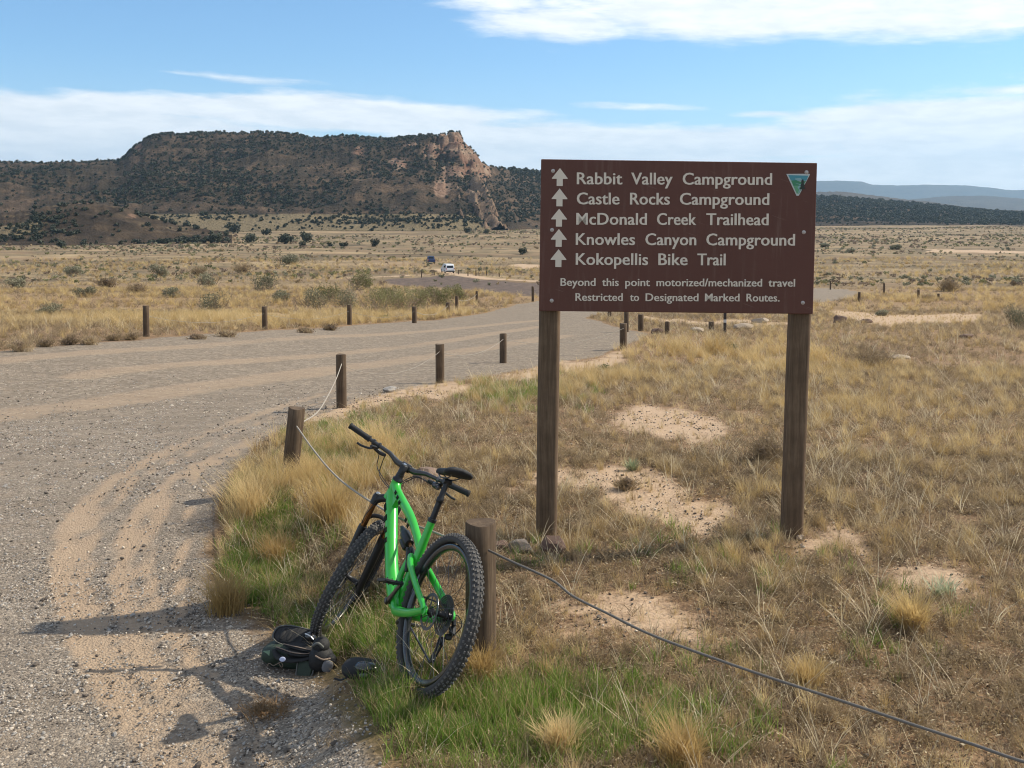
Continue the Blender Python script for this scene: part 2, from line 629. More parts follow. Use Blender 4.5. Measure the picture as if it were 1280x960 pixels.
def make_ground_mat():
    m, t, b = material('dry_ground')
    geo = t.node('ShaderNodeNewGeometry').outputs['Position']
    x, y, z = t.sep(geo)
    flat = t.comb(x, y, 0.0)

    def attr(n):
        return t.sep(t.node('ShaderNodeAttribute', attribute_name=n).outputs['Color'])
    road, sand, green = attr('mask_a')
    dark, plow, track = attr('mask_b')
    nb = t.noise(flat, .055, 5, .6)
    n0 = t.noise(flat, .6, 5, .6)
    n1 = t.noise(flat, 4.5, 6, .7)
    n2 = t.noise(flat, 38, 4, .7)
    dist = t.m('SQRT', t.m('ADD', t.m('MULTIPLY', x, x), t.m('MULTIPLY', y, y)))
    far = t.step(dist, 10, 60)
    litter = t.ramp(t.m('ADD', t.m('MULTIPLY', n1, .5), t.m('MULTIPLY', n2, .5)),
                    [(.33, (.09, .060, .038)), (.47, (.21, .142, .088)), (.56, (.33, .235, .145)), (.68, (.48, .36, .235))])
    straw = t.ramp(t.m('ADD', t.m('MULTIPLY', n0, .6), t.m('MULTIPLY', n1, .4)),
                   [(.36, (.16, .115, .065)), (.5, (.30, .225, .125)), (.64, (.42, .32, .18))])
    c = t.mix(t.m('MULTIPLY', far, .75), litter, straw)
    # the far plain: broad streaks of grey sage, straw and pink earth
    fn = t.noise(t.comb(t.m('MULTIPLY', x, .012), t.m('MULTIPLY', y, .03), 0.0), 1.0, 6, .62)
    fn2 = t.noise(t.comb(t.m('MULTIPLY', x, .09), t.m('MULTIPLY', y, .09), 3.0), 1.0, 5, .68)
    plain = t.ramp(t.m('ADD', t.m('MULTIPLY', fn, .5), t.m('MULTIPLY', fn2, .5)),
                   [(.36, (.105, .088, .058)), (.46, (.18, .15, .095)), (.54, (.29, .235, .145)), (.64, (.44, .355, .225))])
    c = t.mix(t.step(dist, 60, 170), c, plain)
    c = t.mix(t.m('MULTIPLY', t.step(nb, .45, .62), .35), c, (.30, .205, .135))
    # dark plants debris, green undergrowth
    c = t.mix(t.m('MULTIPLY', dark, .75), c, t.mix(n2, (.06, .042, .03), (.20, .14, .095)))
    c = t.mix(t.m('MULTIPLY', green, .7), c, t.mix(n2, (.05, .07, .02), (.17, .17, .07)))
    # bare sand with crumbs
    crumb = t.voro(flat, 42)
    sc = t.mix(n1, (.46, .36, .255), (.62, .495, .37))
    sc = t.mix(t.step(n2, .45, .75), sc, (.38, .28, .19))
    edge = t.m('ADD', sand, t.m('MULTIPLY', t.m('SUBTRACT', n1, .5), 1.1))
    sm = t.m('MULTIPLY', t.step(t.m('ADD', edge, t.m('MULTIPLY', t.m('SUBTRACT', n2, .5), .9)), .25, .8), .92)
    c = t.mix(sm, c, sc)
    # gravel of the road, packed tan earth where wheels run
    vc = t.voro(flat, 85, 'Color')
    vcs = t.sep(vc)[0]
    near_gr = t.ramp(vcs, [(0, (.16, .140, .120)), (.3, (.26, .228, .192)), (.62, (.35, .305, .25)), (.85, (.45, .385, .31)), (1, (.60, .54, .46))])
    nn = t.noise(flat, 11, 5, .75)
    far_gr = t.ramp(nn, [(.3, (.23, .195, .155)), (.5, (.33, .28, .22)), (.7, (.45, .375, .29))])
    spk = t.sep(t.voro(flat, 24, 'Color'))[0]
    far_gr = t.mix(.55, far_gr, t.ramp(spk, [(0, (.13, .112, .095)), (.4, (.30, .26, .21)), (.8, (.42, .36, .29)), (1, (.58, .51, .42))]))
    gr = t.mix(t.step(dist, 7, 16), near_gr, far_gr)
    rutn = t.noise(t.comb(t.m('MULTIPLY', x, 1.2), t.m('MULTIPLY', y, 3.5), 0.0), 1.0, 5, .7)
    gr = t.mix(t.m('MULTIPLY', t.step(rutn, .42, .62), .45), gr, (.22, .185, .15))
    gr = t.mix(t.m('MULTIPLY', t.step(n1, .5, .72), .45), gr, (.47, .37, .265))
    tr = t.m('MULTIPLY', track, t.m('ADD', .55, t.m('MULTIPLY', n1, .9)), clamp=True)
    gr = t.mix(t.m('MULTIPLY', t.step(t.m('ADD', tr, t.m('MULTIPLY', t.m('SUBTRACT', n2, .5), .5)), .25, .85), t.m('SUBTRACT', .8, t.m('MULTIPLY', t.step(dist, 7, 14), .35))), gr, t.mix(n2, (.46, .35, .24), (.60, .46, .33)))
    rm = t.step(t.m('ADD', road, t.m('MULTIPLY', t.m('SUBTRACT', n1, .5), .5)), .3, .7)
    c = t.mix(1.0, c, (.83, .755, .69), 'MULTIPLY')
    gr = t.mix(1.0, gr, (.70, .665, .63), 'MULTIPLY')
    c = t.mix(rm, c, gr)
    pl = t.ramp(t.noise(flat, .8, 5, .8), [(.35, (.060, .045, .038)), (.55, (.13, .095, .075)), (.7, (.24, .18, .14))])
    c = t.mix(t.step(t.m('ADD', plow, t.m('MULTIPLY', t.m('SUBTRACT', n0, .5), .7)), .35, .6), c, pl)
    t.put(b.inputs['Base Color'], c)
    b.inputs['Roughness'].default_value = .95
    b.inputs['Specular IOR Level'].default_value = .15
    h = t.m('ADD', t.m('MULTIPLY', n2, .5), t.m('MULTIPLY', n1, 1.0))
    h = t.m('ADD', h, t.m('MULTIPLY', t.m('MULTIPLY', rm, t.m('SUBTRACT', 1.0, t.voro(flat, 85))), .5))
    h = t.m('ADD', h, t.m('MULTIPLY', crumb, .4))
    bump(t, b, h, .7, .02)
    return m


def make_hill_mat(name, pal, rockcol=None, scale=1.0, veg=None):
    m, t, b = material(name)
    geo = t.node('ShaderNodeNewGeometry')
    pos = geo.outputs['Position']
    x, y, z = t.sep(pos)
    n0 = t.noise(pos, .012 * scale, 5, .6)
    n1 = t.noise(pos, .06 * scale, 5, .65)
    strata = t.noise(t.comb(t.m('MULTIPLY', x, .004), t.m('MULTIPLY', y, .004), t.m('MULTIPLY', z, .16)), 1.0, 4, .7)
    mixv = t.m('ADD', t.m('MULTIPLY', n0, .35), t.m('ADD', t.m('MULTIPLY', n1, .4), t.m('MULTIPLY', strata, .25)))
    c = t.ramp(mixv, pal)
    if rockcol:
        a = t.sep(t.node('ShaderNodeAttribute', attribute_name='mask_a').outputs['Color'])
        rock = t.step(t.m('ADD', a[0], t.m('MULTIPLY', t.m('SUBTRACT', n1, .5), .9)), .4, .62)
        rc = t.ramp(t.m('ADD', t.m('MULTIPLY', n1, .5), t.m('ADD', t.m('MULTIPLY', n0, .35), t.m('MULTIPLY', strata, .15))), rockcol)
        rc = t.mix(t.m('MULTIPLY', a[2], .75), rc, t.mix(n1, (.24, .165, .11), (.56, .43, .30)))
        c = t.mix(rock, c, rc)
        c = t.mix(t.step(t.m('ADD', a[1], t.m('MULTIPLY', t.m('SUBTRACT', n1, .5), .6)), .4, .6), c, t.mix(n1, (.26, .21, .125), (.42, .34, .205)))
    if veg:
        v = t.voro(pos, veg[0])
        vm = t.m('MULTIPLY', t.m('SUBTRACT', 1.0, t.step(v, .25, .45)), t.step(n0, .3, .6))
        c = t.mix(t.m('MULTIPLY', vm, veg[1]), c, (.030, .036, .022))
    c = t.mix(1.0, c, (.52, .50, .485), 'MULTIPLY')
    t.put(b.inputs['Base Color'], c)
    b.inputs['Roughness'].default_value = .95
    b.inputs['Specular IOR Level'].default_value = .1
    bump(t, b, t.m('ADD', n1, t.noise(pos, .4 * scale, 4, .7)), .8, 3.0 / scale)
    return m


def leaf_mat(name, c0, c1, c2, trans=.35, rough=.6, height=None):
    """dry or green leaves: each plant a little different, the light shines through them"""
    m, t, b = material(name)
    info = t.node('ShaderNodeObjectInfo').outputs['Random']
    tc = t.node('ShaderNodeTexCoord').outputs['Object']
    n = t.noise(tc, 9, 3, .7)
    f = t.m('ADD', t.m('MULTIPLY', info, .6), t.m('MULTIPLY', n, .4))
    c = t.ramp(f, [(.15, c0), (.5, c1), (.85, c2)])
    t.put(b.inputs['Base Color'], c)
    b.inputs['Roughness'].default_value = rough
    b.inputs['Specular IOR Level'].default_value = .25
    tr = t.node('ShaderNodeBsdfTranslucent')
    t.put(tr.inputs['Color'], c)
    mx = t.node('ShaderNodeMixShader')
    mx.inputs[0].default_value = trans
    out = t.n['Material Output']
    t.l.new(b.outputs[0], mx.inputs[1])
    t.l.new(tr.outputs[0], mx.inputs[2])
    t.l.new(mx.outputs[0], out.inputs['Surface'])
    return m


def make_wood_mat(name, a, c, hi):
    m, t, b = material(name)
    tc = t.node('ShaderNodeTexCoord').outputs['Object']
    rnd = t.node('ShaderNodeObjectInfo').outputs['Random']
    x, y, z = t.sep(tc)
    v = t.comb(t.m('MULTIPLY', x, 60.0), t.m('MULTIPLY', y, 60.0), t.m('ADD', t.m('MULTIPLY', z, 3.0), t.m('MULTIPLY', rnd, 20.0)))
    n = t.noise(v, 1.0, 6, .7)
    n2 = t.noise(tc, 6, 4, .6)
    col = t.ramp(t.m('ADD', t.m('MULTIPLY', n, .65), t.m('MULTIPLY', n2, .35)), [(.3, a), (.5, c), (.72, hi)])
    t.put(b.inputs['Base Color'], col)
    b.inputs['Roughness'].default_value = .85
    b.inputs['Specular IOR Level'].default_value = .2
    bump(t, b, n, .6, .004)
    return m


M_GROUND = make_ground_mat()
M_STRAW = leaf_mat('dry_straw', (.27, .185, .082), (.50, .365, .175), (.72, .57, .33), .45)
M_GOLD = leaf_mat('golden_grass', (.38, .25, .095), (.58, .42, .18), (.77, .60, .32), .47)
M_DULL = leaf_mat('dull_weed', (.14, .10, .058), (.30, .22, .125), (.50, .385, .235), .35)
M_BROWN = leaf_mat('brown_twigs', (.12, .085, .060), (.21, .15, .105), (.33, .245, .175), .2)
M_CRUMB = leaf_mat('dark_litter', (.055, .037, .024), (.11, .074, .047), (.19, .13, .083), .1)
M_PALE = leaf_mat('pale_stalks', (.50, .40, .24), (.66, .55, .36), (.80, .70, .50), .4)
M_RUST = leaf_mat('rusty_dry_leaves', (.20, .12, .055), (.34, .21, .10), (.48, .33, .17), .3)
M_GREEN = leaf_mat('green_grass', (.085, .155, .020), (.155, .26, .036), (.29, .37, .08), .5)
M_OLIVE = leaf_mat('olive_leaves', (.11, .115, .045), (.19, .185, .075), (.29, .27, .125), .3)
M_SAGE = leaf_mat('sage_leaves', (.13, .13, .078), (.21, .20, .125), (.33, .305, .20), .3)
M_PALEGREEN = leaf_mat('pale_spiky_leaves', (.28, .31, .17), (.40, .43, .26), (.55, .56, .38), .3)
M_DARKGREEN = leaf_mat('dark_green_leaves', (.04, .07, .025), (.07, .11, .04), (.11, .15, .06), .25)
M_JUNIPER = leaf_mat('juniper_foliage', (.028, .034, .020), (.044, .050, .030), (.068, .072, .044), .12)
M_BARK = simple('bark', (.12, .085, .06), .9)
M_POST = make_wood_mat('weathered_post', (.045, .030, .020), (.095, .065, .042), (.18, .13, .085))
M_SIGNPOST = make_wood_mat('sign_post_wood', (.055, .037, .024), (.12, .080, .050), (.21, .145, .092))
M_STONE = simple('gravel_grey', (.30, .275, .245), .85, 0, .5, 25, bmp=.002)
M_STONE2 = simple('gravel_tan', (.50, .43, .35), .85, 0, .3, 25, bmp=.002)
M_STONE3 = simple('gravel_dark', (.095, .076, .060), .85, 0, .3, 25, bmp=.002)
M_ROCK = simple('red_brown_rock', (.12, .072, .052), .9, 0, .4, 9, bmp=.01)
M_ROCKPALE = simple('pale_rock', (.31, .245, .18), .9, 0, .35, 9, bmp=.01)

# ------------------------------------------------------------------ ground sheet and gravel road
def ground_grid():
    rows = [-25, -18, -12, -8, -5, -3, -1.5, -.5, .5, 1.2, 1.8, 2.3, 2.7]
    y = 3.0
    while y < 12:
        rows.append(y)
        y += .028 if y < 7 else .04
    st = .04
    while y < 12800:
        rows.append(y)
        y += st
        st *= 1.016
        st = max(st, y * .0035)
        if y > 1500:
            st = y * .03
    rows = np.array(rows)
    inner = np.linspace(-1, 1, 231)
    out = np.array([1.06, 1.15, 1.3, 1.5, 1.9, 2.6, 4.0])
    u = np.r_[-out[::-1], inner, out]
    half = np.maximum(.62 * np.abs(rows) + 1.6, 4.5)
    X = u[None, :] * half[:, None]
    X = np.clip(X, -12800, 12800) + u[None, :] * 5
    Y = np.repeat(rows[:, None], len(u), 1)
    return X, Y


def build_ground():
    X, Y = ground_grid()
    Z = ground(X, Y)
    road, sand, green, dark, plow, track = masks(X, Y)
    # wheel ruts pressed a little into the road
    Z = Z - .012 * track * (Y < 14)
    A = np.stack([road, sand, green], -1).reshape(-1, 3)
    B = np.stack([dark, plow, track], -1).reshape(-1, 3)
    me, sel = grid_mesh('ground', X, Y, Z, M_GROUND)
    colattr(me, 'mask_a', A[sel])
    colattr(me, 'mask_b', B[sel])
    tag(link('ground', me), kind='structure')
    keep = road > .02
    me, sel = grid_mesh('gravel_road', X, Y, Z + .004, M_GROUND, keep)
    colattr(me, 'mask_a', A[sel])
    colattr(me, 'mask_b', B[sel])
    tag(link('gravel_road', me), kind='structure')


build_ground()

# ------------------------------------------------------------------ mesa and hills
def hill_sheet(name, sil, yb, yc, yend, px0, px1, step, mat, rough, extra=None, prof=None, rows=150, seed=0, bumpy=1.2, tail=.55):
    """a hill standing on the plain: its skyline as a height above the eye at the crest's distance"""
    px = np.arange(px0, px1 + 1, step, dtype=float)
    u = (px - 640) / FPX
    sy = np.interp(px, [s[0] for s in sil], [s[1] for s in sil])
    Yb = np.interp(px, [s[0] for s in yb], [s[1] for s in yb])
    Yc = np.interp(px, [s[0] for s in yc], [s[1] for s in yc])
    t = np.r_[np.linspace(0, 1, rows), 1 + np.linspace(0, 1, rows // 3)[1:]]
    Y = np.where(t[:, None] <= 1, Yb[None] + (Yc - Yb)[None] * t[:, None], Yc[None] + (yend - Yc)[None] * (t[:, None] - 1))
    X = u[None, :] * Y
    g = ground(X, Y)
    e = 262 + bumpy * 6 * (fbm(px * .11, px * 0 + seed, 4, seed) - .5) * 0
    top = CAM_Z + (262 - sy + bumpy * (fbm(px * .22, px * 0, 3, seed) - .5) * 3) / FPX * Yc
    tt = np.clip(t, 0, 1)[:, None]
    p = prof(tt, px[None, :]) if prof else tt ** .9
    H = g + (top[None] - g) * p
    env = tt * (1 - tt) * 4
    H = H + env * rough(X, Y, tt, px[None, :])
    back = np.clip(t - 1, 0, 1)[:, None]
    H = H - (top[None] - g) * back * tail
    H = np.where(tt <= 0.001, g - 6, H)
    A = np.zeros((*X.shape, 3))
    if extra:
        H, A = extra(X, Y, H, A, px[None, :] + 0 * X, tt + 0 * X)
    me, sel = grid_mesh(name, X, Y, H, mat)
    colattr(me, 'mask_a', A.reshape(-1, 3)[sel])
    o = tag(link(name, me), kind='structure')
    return X, Y, H, tt + 0 * X, A


def ridged(x, y, s, o=4):
    v, a, tot, f = 0, 1, 0, 1
    for k in range(o):
        v = v + a * (1 - np.abs(2 * vnoise(x * f + 3.1 * k, y * f, s + k) - 1))
        tot += a
        a *= .5
        f *= 2.1
    return v / tot


MESA_PAL = [(.32, (.040, .036, .025)), (.43, (.066, .054, .037)), (.5, (.105, .080, .054)), (.56, (.18, .125, .082)), (.64, (.33, .24, .16))]
ROCK_PAL = [(.36, (.20, .105, .07)), (.46, (.33, .19, .13)), (.54, (.44, .29, .20)), (.64, (.56, .43, .31))]
M_MESA = make_hill_mat('mesa_slope', MESA_PAL, ROCK_PAL)
M_FAR = make_hill_mat('far_ridge', [(.35, (.10, .085, .07)), (.6, (.20, .17, .13))], None, .3)

SIL = [(-900, 214), (-500, 196), (-200, 206), (-60, 201), (0, 203), (30, 203), (60, 204), (110, 202), (150, 200), (158, 196), (164, 189),
       (175, 181), (184, 174), (192, 169), (215, 168), (260, 166), (330, 166), (372, 168), (392, 173), (420, 171), (445, 171), (480, 174),
       (505, 172), (516, 170), (531, 170), (534, 172), (536, 169), (544, 169), (547, 172), (550, 168), (556, 168), (559, 171), (561, 166), (577, 166),
       (579, 177), (586, 183), (596, 194), (603, 204), (610, 208), (640, 212), (675, 215), (740, 224), (820, 234), (900, 240), (1023, 246), (1060, 247),
       (1100, 251), (1150, 255), (1190, 259), (1230, 263), (1280, 267), (1500, 268), (1900, 270)]


def mesa_rough(X, Y, t, px):
    gul = ridged(X * .012 + .2 * fbm(X * .01, Y * .01, 3, 60), Y * .0045, 61) - .55
    small = ridged(X * .05, Y * .035, 66, 3) - .55
    ph = (t * 8.5 + 1.6 * fbm(X * .006, Y * .006, 3, 71)) % 1.0
    ledge = np.where(ph < .8, ph / .8, (1 - ph) / .2) * 2 - 1
    k = np.where(px > 640, .45, 1.0)
    return k * (15 * gul + 4.0 * small + 3.4 * ledge)


def mesa_prof(t, px):
    steep = .50 * sstep(t, 0, .8) + .5 * sstep(t, .62, 1.0)
    plain = t ** .85
    w = sstep(px, 120, 200) * (1 - sstep(px, 600, 640))
    return plain * (1 - w) + (0.55 * steep + .45 * plain) * w


def mesa_extra(X, Y, H, A, px, t):
    # red cliff at the mesa's right end, lumpy and steep
    r = np.exp(-((px - 572) / 40) ** 2 - ((t - .86) / .17) ** 2)
    H = H + r * (14 * (ridged(X * .045, Y * .03, 81, 4) - .35) - 9 * sstep(ridged(X * .09, Y * .03, 83, 3), .62, .8) + 5 * np.abs(((t * 9 + .6 * fbm(X * .02, Y * .02, 2, 84)) % 1) - .5))
    A[..., 0] = np.maximum(A[..., 0], 1.25 * np.exp(-((px - 580) / 34) ** 4 - ((t - .88) / .16) ** 4))
    py = 262 - (H - CAM_Z) / np.maximum(Y, 1) * FPX
    lim = CAM_Z + (262 - np.interp(px, [q[0] for q in SIL], [q[1] for q in SIL])) / FPX * Y
    H = np.where((t < 1.6) & (px > 480) & (px < 640), np.minimum(H, lim), H)
    # knobs of bare rock about the slope
    for (cx, cy, sx, sy, a) in ((500, 205, 18, 12, .75), (450, 190, 14, 9, .6), (540, 190, 16, 12, .9), (552, 235, 14, 18, .8), (300, 176, 30, 2, .5),
                                (345, 208, 40, 3, .45), (575, 214, 34, 10, .8), (470, 225, 16, 6, .4), (175, 183, 10, 8, .7), (515, 182, 22, 7, .6)):
        A[..., 0] = np.maximum(A[..., 0], a * np.exp(-((px - cx) / sx) ** 2 - ((py - cy) / sy) ** 2))
    # fins of slickrock below the cliff
    for (pa, ya, Ya, pb, yb_, Yb_, kl, kr) in ((599, 216, 800, 628, 274, 700, .62, 2.6), (574, 231, 785, 580, 272, 702, 2.6, 4.0), (562, 240, 780, 566, 272, 700, 3.0, 4.5),
                                              (549, 250, 770, 551, 274, 700, 2.6, 3.5), (590, 236, 770, 604, 274, 704, 1.8, 2.0)):
        a = np.array([(pa - 640) / FPX * Ya, Ya, CAM_Z + (262 - ya) / FPX * Ya])
        b = np.array([(pb - 640) / FPX * Yb_, Yb_, CAM_Z + (262 - yb_) / FPX * Yb_])
        d = b[:2] - a[:2]
        L = np.hypot(*d)
        d = d / L
        jag = (fbm(X * .07, Y * .07, 4, 93) - .5) * 9
        al = ((X - a[0]) * d[0] + (Y - a[1]) * d[1]) / L
        off = (X - a[0]) * (-d[1]) + (Y - a[1]) * d[0] + jag * .5         # >0 on the right
        alc = np.clip(al, 0, 1)
        crest = a[2] + (b[2] - a[2]) * alc ** .85 + 3.0 * (ridged(alc * 6 + pa, 0 * X, 97, 3) - .5) - 6 * np.clip(-al, 0, 9) * (L / 10) - 4.0 * np.clip(al - 1, 0, 9) * (L / 10)
        body = crest - np.where(off > 0, kr * off, -kl * off)
        crack = ridged(X * .11 + .03 * Y, Y * .02, 98, 3)
        body = body - 7 * sstep(crack, .60, .85) + 2.0 * (ridged(X * .2, Y * .2, 99, 2) - .5)
        on = body > H
        A[..., 0] = np.where(on, 1.1, A[..., 0])
        A[..., 2] = np.where(on, 1.0, A[..., 2])
        H = np.where(on, body, H)
    # pale straw flats at the foot
    foot = sstep(py, 262, 272) * (1 - sstep(t, .1, .3)) * (px > 60) * (1 - sstep(px, 590, 660))
    A[..., 1] = foot * (1 - A[..., 2])
    return H, A


mesa = hill_sheet('mesa', SIL, [(-900, 560), (0, 600), (300, 640), (520, 660), (640, 700), (800, 900), (1280, 1000), (1900, 1000)],
                  [(-900, 1000), (0, 950), (150, 980), (560, 960), (600, 930), (640, 1100), (1000, 1500), (1900, 1500)], 2600, -900, 1900, 2.0, M_MESA,
                  mesa_rough, mesa_extra, mesa_prof, rows=170, seed=11)

FOOT_PAL = [(.34, (.045, .036, .026)), (.46, (.085, .064, .045)), (.54, (.15, .11, .072)), (.62, (.34, .27, .17))]
M_FOOT = make_hill_mat('foothill_earth', FOOT_PAL, ROCK_PAL, 2.0)


def foot_extra(X, Y, H, A, px, t):
    A[..., 0] = np.maximum(.7 * np.exp(-((px - 100) / 60) ** 2 - ((t - .93) / .035) ** 2), .55 * np.exp(-((px - 165) / 14) ** 2 - ((t - .75) / .14) ** 2))
    A[..., 1] = .95 * np.exp(-((px - 20) / 40) ** 2 - ((t - .45) / .16) ** 2)
    return H, A


foothill = hill_sheet('foothill', [(-500, 262), (-200, 258), (0, 267), (40, 262), (75, 256), (110, 254), (150, 258), (166, 263), (190, 273), (225, 282), (262, 289), (290, 292)],
                      [(-500, 390), (0, 400), (150, 410), (290, 440)], [(-500, 480), (60, 480), (290, 490)], 580, -500, 290, 2.5, M_FOOT,
                      lambda X, Y, t, px: 4.5 * (ridged(X * .045, Y * .03, 101) - .55) + 1.6 * np.abs(((t * 5 + fbm(X * .02, Y * .02, 2, 4)) % 1) - .4), foot_extra,
                      lambda t, px: sstep(t, 0, 1.02), rows=60, seed=31, tail=1.25)

hill_sheet('grey_ridge', [(300, 262), (700, 250), (900, 243), (1023, 240), (1055, 240), (1080, 243), (1110, 247), (1160, 252), (1230, 262), (1400, 266)],
           [(300, 2100), (1400, 2100)], [(300, 3000), (1400, 3000)], 4200, 300, 1400, 4, M_FAR,
           lambda X, Y, t, px: 14 * (ridged(X * .004, Y * .002, 111) - .55), None, None, rows=40, seed=13, bumpy=.5)
hill_sheet('middle_blue_ridge', [(900, 262), (1090, 256), (1130, 250), (1165, 247), (1185, 245), (1230, 245), (1262, 247), (1285, 249), (1400, 247), (1700, 250)],
           [(900, 4600), (1700, 4600)], [(900, 5600), (1700, 5600)], 6800, 900, 1700, 4, M_FAR,
           lambda X, Y, t, px: 26 * (ridged(X * .002, Y * .001, 121) - .55), None, None, rows=40, seed=17, bumpy=.4)
hill_sheet('far_blue_mesa', [(-1400, 255), (0, 250), (600, 236), (860, 226), (1000, 227), (1048, 226), (1075, 227), (1088, 231), (1120, 232), (1165, 231), (1205, 232), (1240, 235), (1262, 238), (1290, 237), (1500, 240), (2200, 246)],
           [(-1400, 8200), (2200, 8200)], [(-1400, 9800), (2200, 9800)], 12000, -1400, 2200, 5, M_FAR,
           lambda X, Y, t, px: 50 * (ridged(X * .0012, Y * .0006, 131) - .55), None, lambda t, px: .5 * t + .5 * sstep(t, .7, .95), rows=40, seed=19, bumpy=.3)


# ------------------------------------------------------------------ small plant and stone shapes
def blade_arrays(n, h, spread, width, lean, curl, r, seg=3, hvar=.35):
    """n bent tapering blades from one root"""
    V, F = [], []
    c = 0
    for i in range(n):
        a = r.uniform(0, 2 * np.pi)
        hh = h * (1 + hvar * r.uniform(-1, 1))
        base = np.array([r.normal(0, spread), r.normal(0, spread), -.01])
        out = np.array([math.cos(a), math.sin(a), 0])
        side = np.array([-out[1], out[0], 0])
        tw = r.uniform(-.6, .6)
        side = side * math.cos(tw) + out * math.sin(tw)
        ln, cu = lean * r.uniform(.2, 1.3), curl * r.uniform(.2, 1.4)
        pts = []
        for k in range(seg + 1):
            t = k / seg
            pts.append(base + out * hh * (ln * t + cu * t * t) + np.array([0, 0, hh * t * (1 - .35 * (ln + cu) * t)]))
        for k in range(seg):
            w = width * (1 - .8 * k / seg) * .5
            V += [pts[k] - side * w, pts[k] + side * w]
        V.append(pts[seg])
        for k in range(seg - 1):
            F.append((c + 2 * k, c + 2 * k + 1, c + 2 * k + 3, c + 2 * k + 2))
        F.append((c + 2 * seg - 2, c + 2 * seg - 1, c + 2 * seg))
        c += 2 * seg + 1
    return np.array(V), F


def twig_arrays(n, h, r, width=.004, spread=.02, upright=.8, fork=3, droop=0.0):
    """branching dry stems made of narrow flat strips"""
    V, F = [], []

    def strip(p, d, L, w, depth):
        side = np.cross(d, r.normal(size=3))
        side /= np.linalg.norm(side) + 1e-9
        mid = p + d * L * .5 + r.normal(size=3) * L * .06
        e = p + d * L + np.array([0, 0, -droop * L])
        c = len(V)
        V.extend([p - side * w, p + side * w, mid - side * w * .8, mid + side * w * .8, e - side * w * .4, e + side * w * .4])
        F.extend([(c, c + 1, c + 3, c + 2), (c + 2, c + 3, c + 5, c + 4)])
        if depth > 0:
            for q in range(r.integers(2, fork + 1)):
                nd = d + r.normal(size=3) * .5
                nd[2] = abs(nd[2]) * .8 + .1
                nd /= np.linalg.norm(nd)
                strip(p + (e - p) * r.uniform(.35, 1), nd, L * r.uniform(.45, .75), w * .7, depth - 1)
    for i in range(n):
        a = r.uniform(0, 2 * np.pi)
        d = np.array([math.cos(a), math.sin(a), 0]) * r.uniform(.15, 1) * (1.3 - upright) * 1.6 + np.array([0, 0, 1])
        d /= np.linalg.norm(d)
        strip(np.array([r.normal(0, spread), r.normal(0, spread), -.01]), d, h * r.uniform(.35, .6), width * .5, 2)
    return np.array(V), F


def leaf_cloud(n, rad, size, r, lumps=6, shell=.45, up=.0, zmin=.0):
    """many small leaf quads spread through a few overlapping lumps"""
    C = [np.array([r.uniform(-.55, .55) * rad[0], r.uniform(-.55, .55) * rad[1], rad[2] * r.uniform(.35, 1.25)]) for _ in range(lumps)]
    S = [r.uniform(.38, .62) for _ in range(lumps)]
    P = np.zeros((n, 3))
    N = np.zeros((n, 3))
    for i in range(n):
        k = r.integers(0, lumps)
        d = r.normal(size=3)
        d /= np.linalg.norm(d)
        q = r.uniform(shell, 1) ** .5
        P[i] = C[k] + d * q * S[k] * np.array([rad[0], rad[1], rad[2]])
        N[i] = d
    P[:, 2] = np.maximum(P[:, 2], zmin + .02 * rad[2])
    A = np.cross(N + r.normal(size=(n, 3)) * .7, r.normal(size=(n, 3)))
    A /= np.linalg.norm(A, axis=1)[:, None]
    B = np.cross(A, N + r.normal(size=(n, 3)) * .6)
    B[:, 2] += up
    B /= np.linalg.norm(B, axis=1)[:, None]
    s = (size * r.uniform(.6, 1.4, n))[:, None]
    V = np.stack([P - A * s * .5, P + B * s * .6, P + A * s * .5, P - B * s * .6], 1).reshape(-1, 3)
    F = [(4 * i, 4 * i + 1, 4 * i + 2, 4 * i + 3) for i in range(n)]
    return V, F


ICO_V = None


def ico(sub=1):
    import bmesh
    bm = bmesh.new()
    bmesh.ops.create_icosphere(bm, subdivisions=sub, radius=1)
    v = np.array([p.co for p in bm.verts])
    f = [tuple(q.index for q in p.verts) for p in bm.faces]
    bm.free()
    return v, f


ICO1, ICO2, ICO3 = ico(1), ico(2), ico(3)


def rock_arrays(r, base=ICO1, rough=.3, flat=.6):
    v = base[0].copy()
    o = r.uniform(0, 50)
    n = fbm(v[:, 0] * 1.3 + o, v[:, 1] * 1.3 + v[:, 2] * 1.7, 3, int(o))
    v = v * (1 + rough * (n[:, None] - .5) * 2.2)
    # a few flat cuts
    for _ in range(4):
        d = r.normal(size=3)
        d /= np.linalg.norm(d)
        k = v @ d
        lim = r.uniform(.55, .85)
        v = v - np.maximum(k - lim, 0)[:, None] * d
    v *= np.array([1, r.uniform(.6, .95), flat * r.uniform(.8, 1.2)])
    return v, base[1]


def mesh_from(name, parts, mats):
    mb = MB()
    for (v, f, mi, sm) in parts:
        mb.add(v, f, sm, mi)
    return mb.mesh(name, mats)


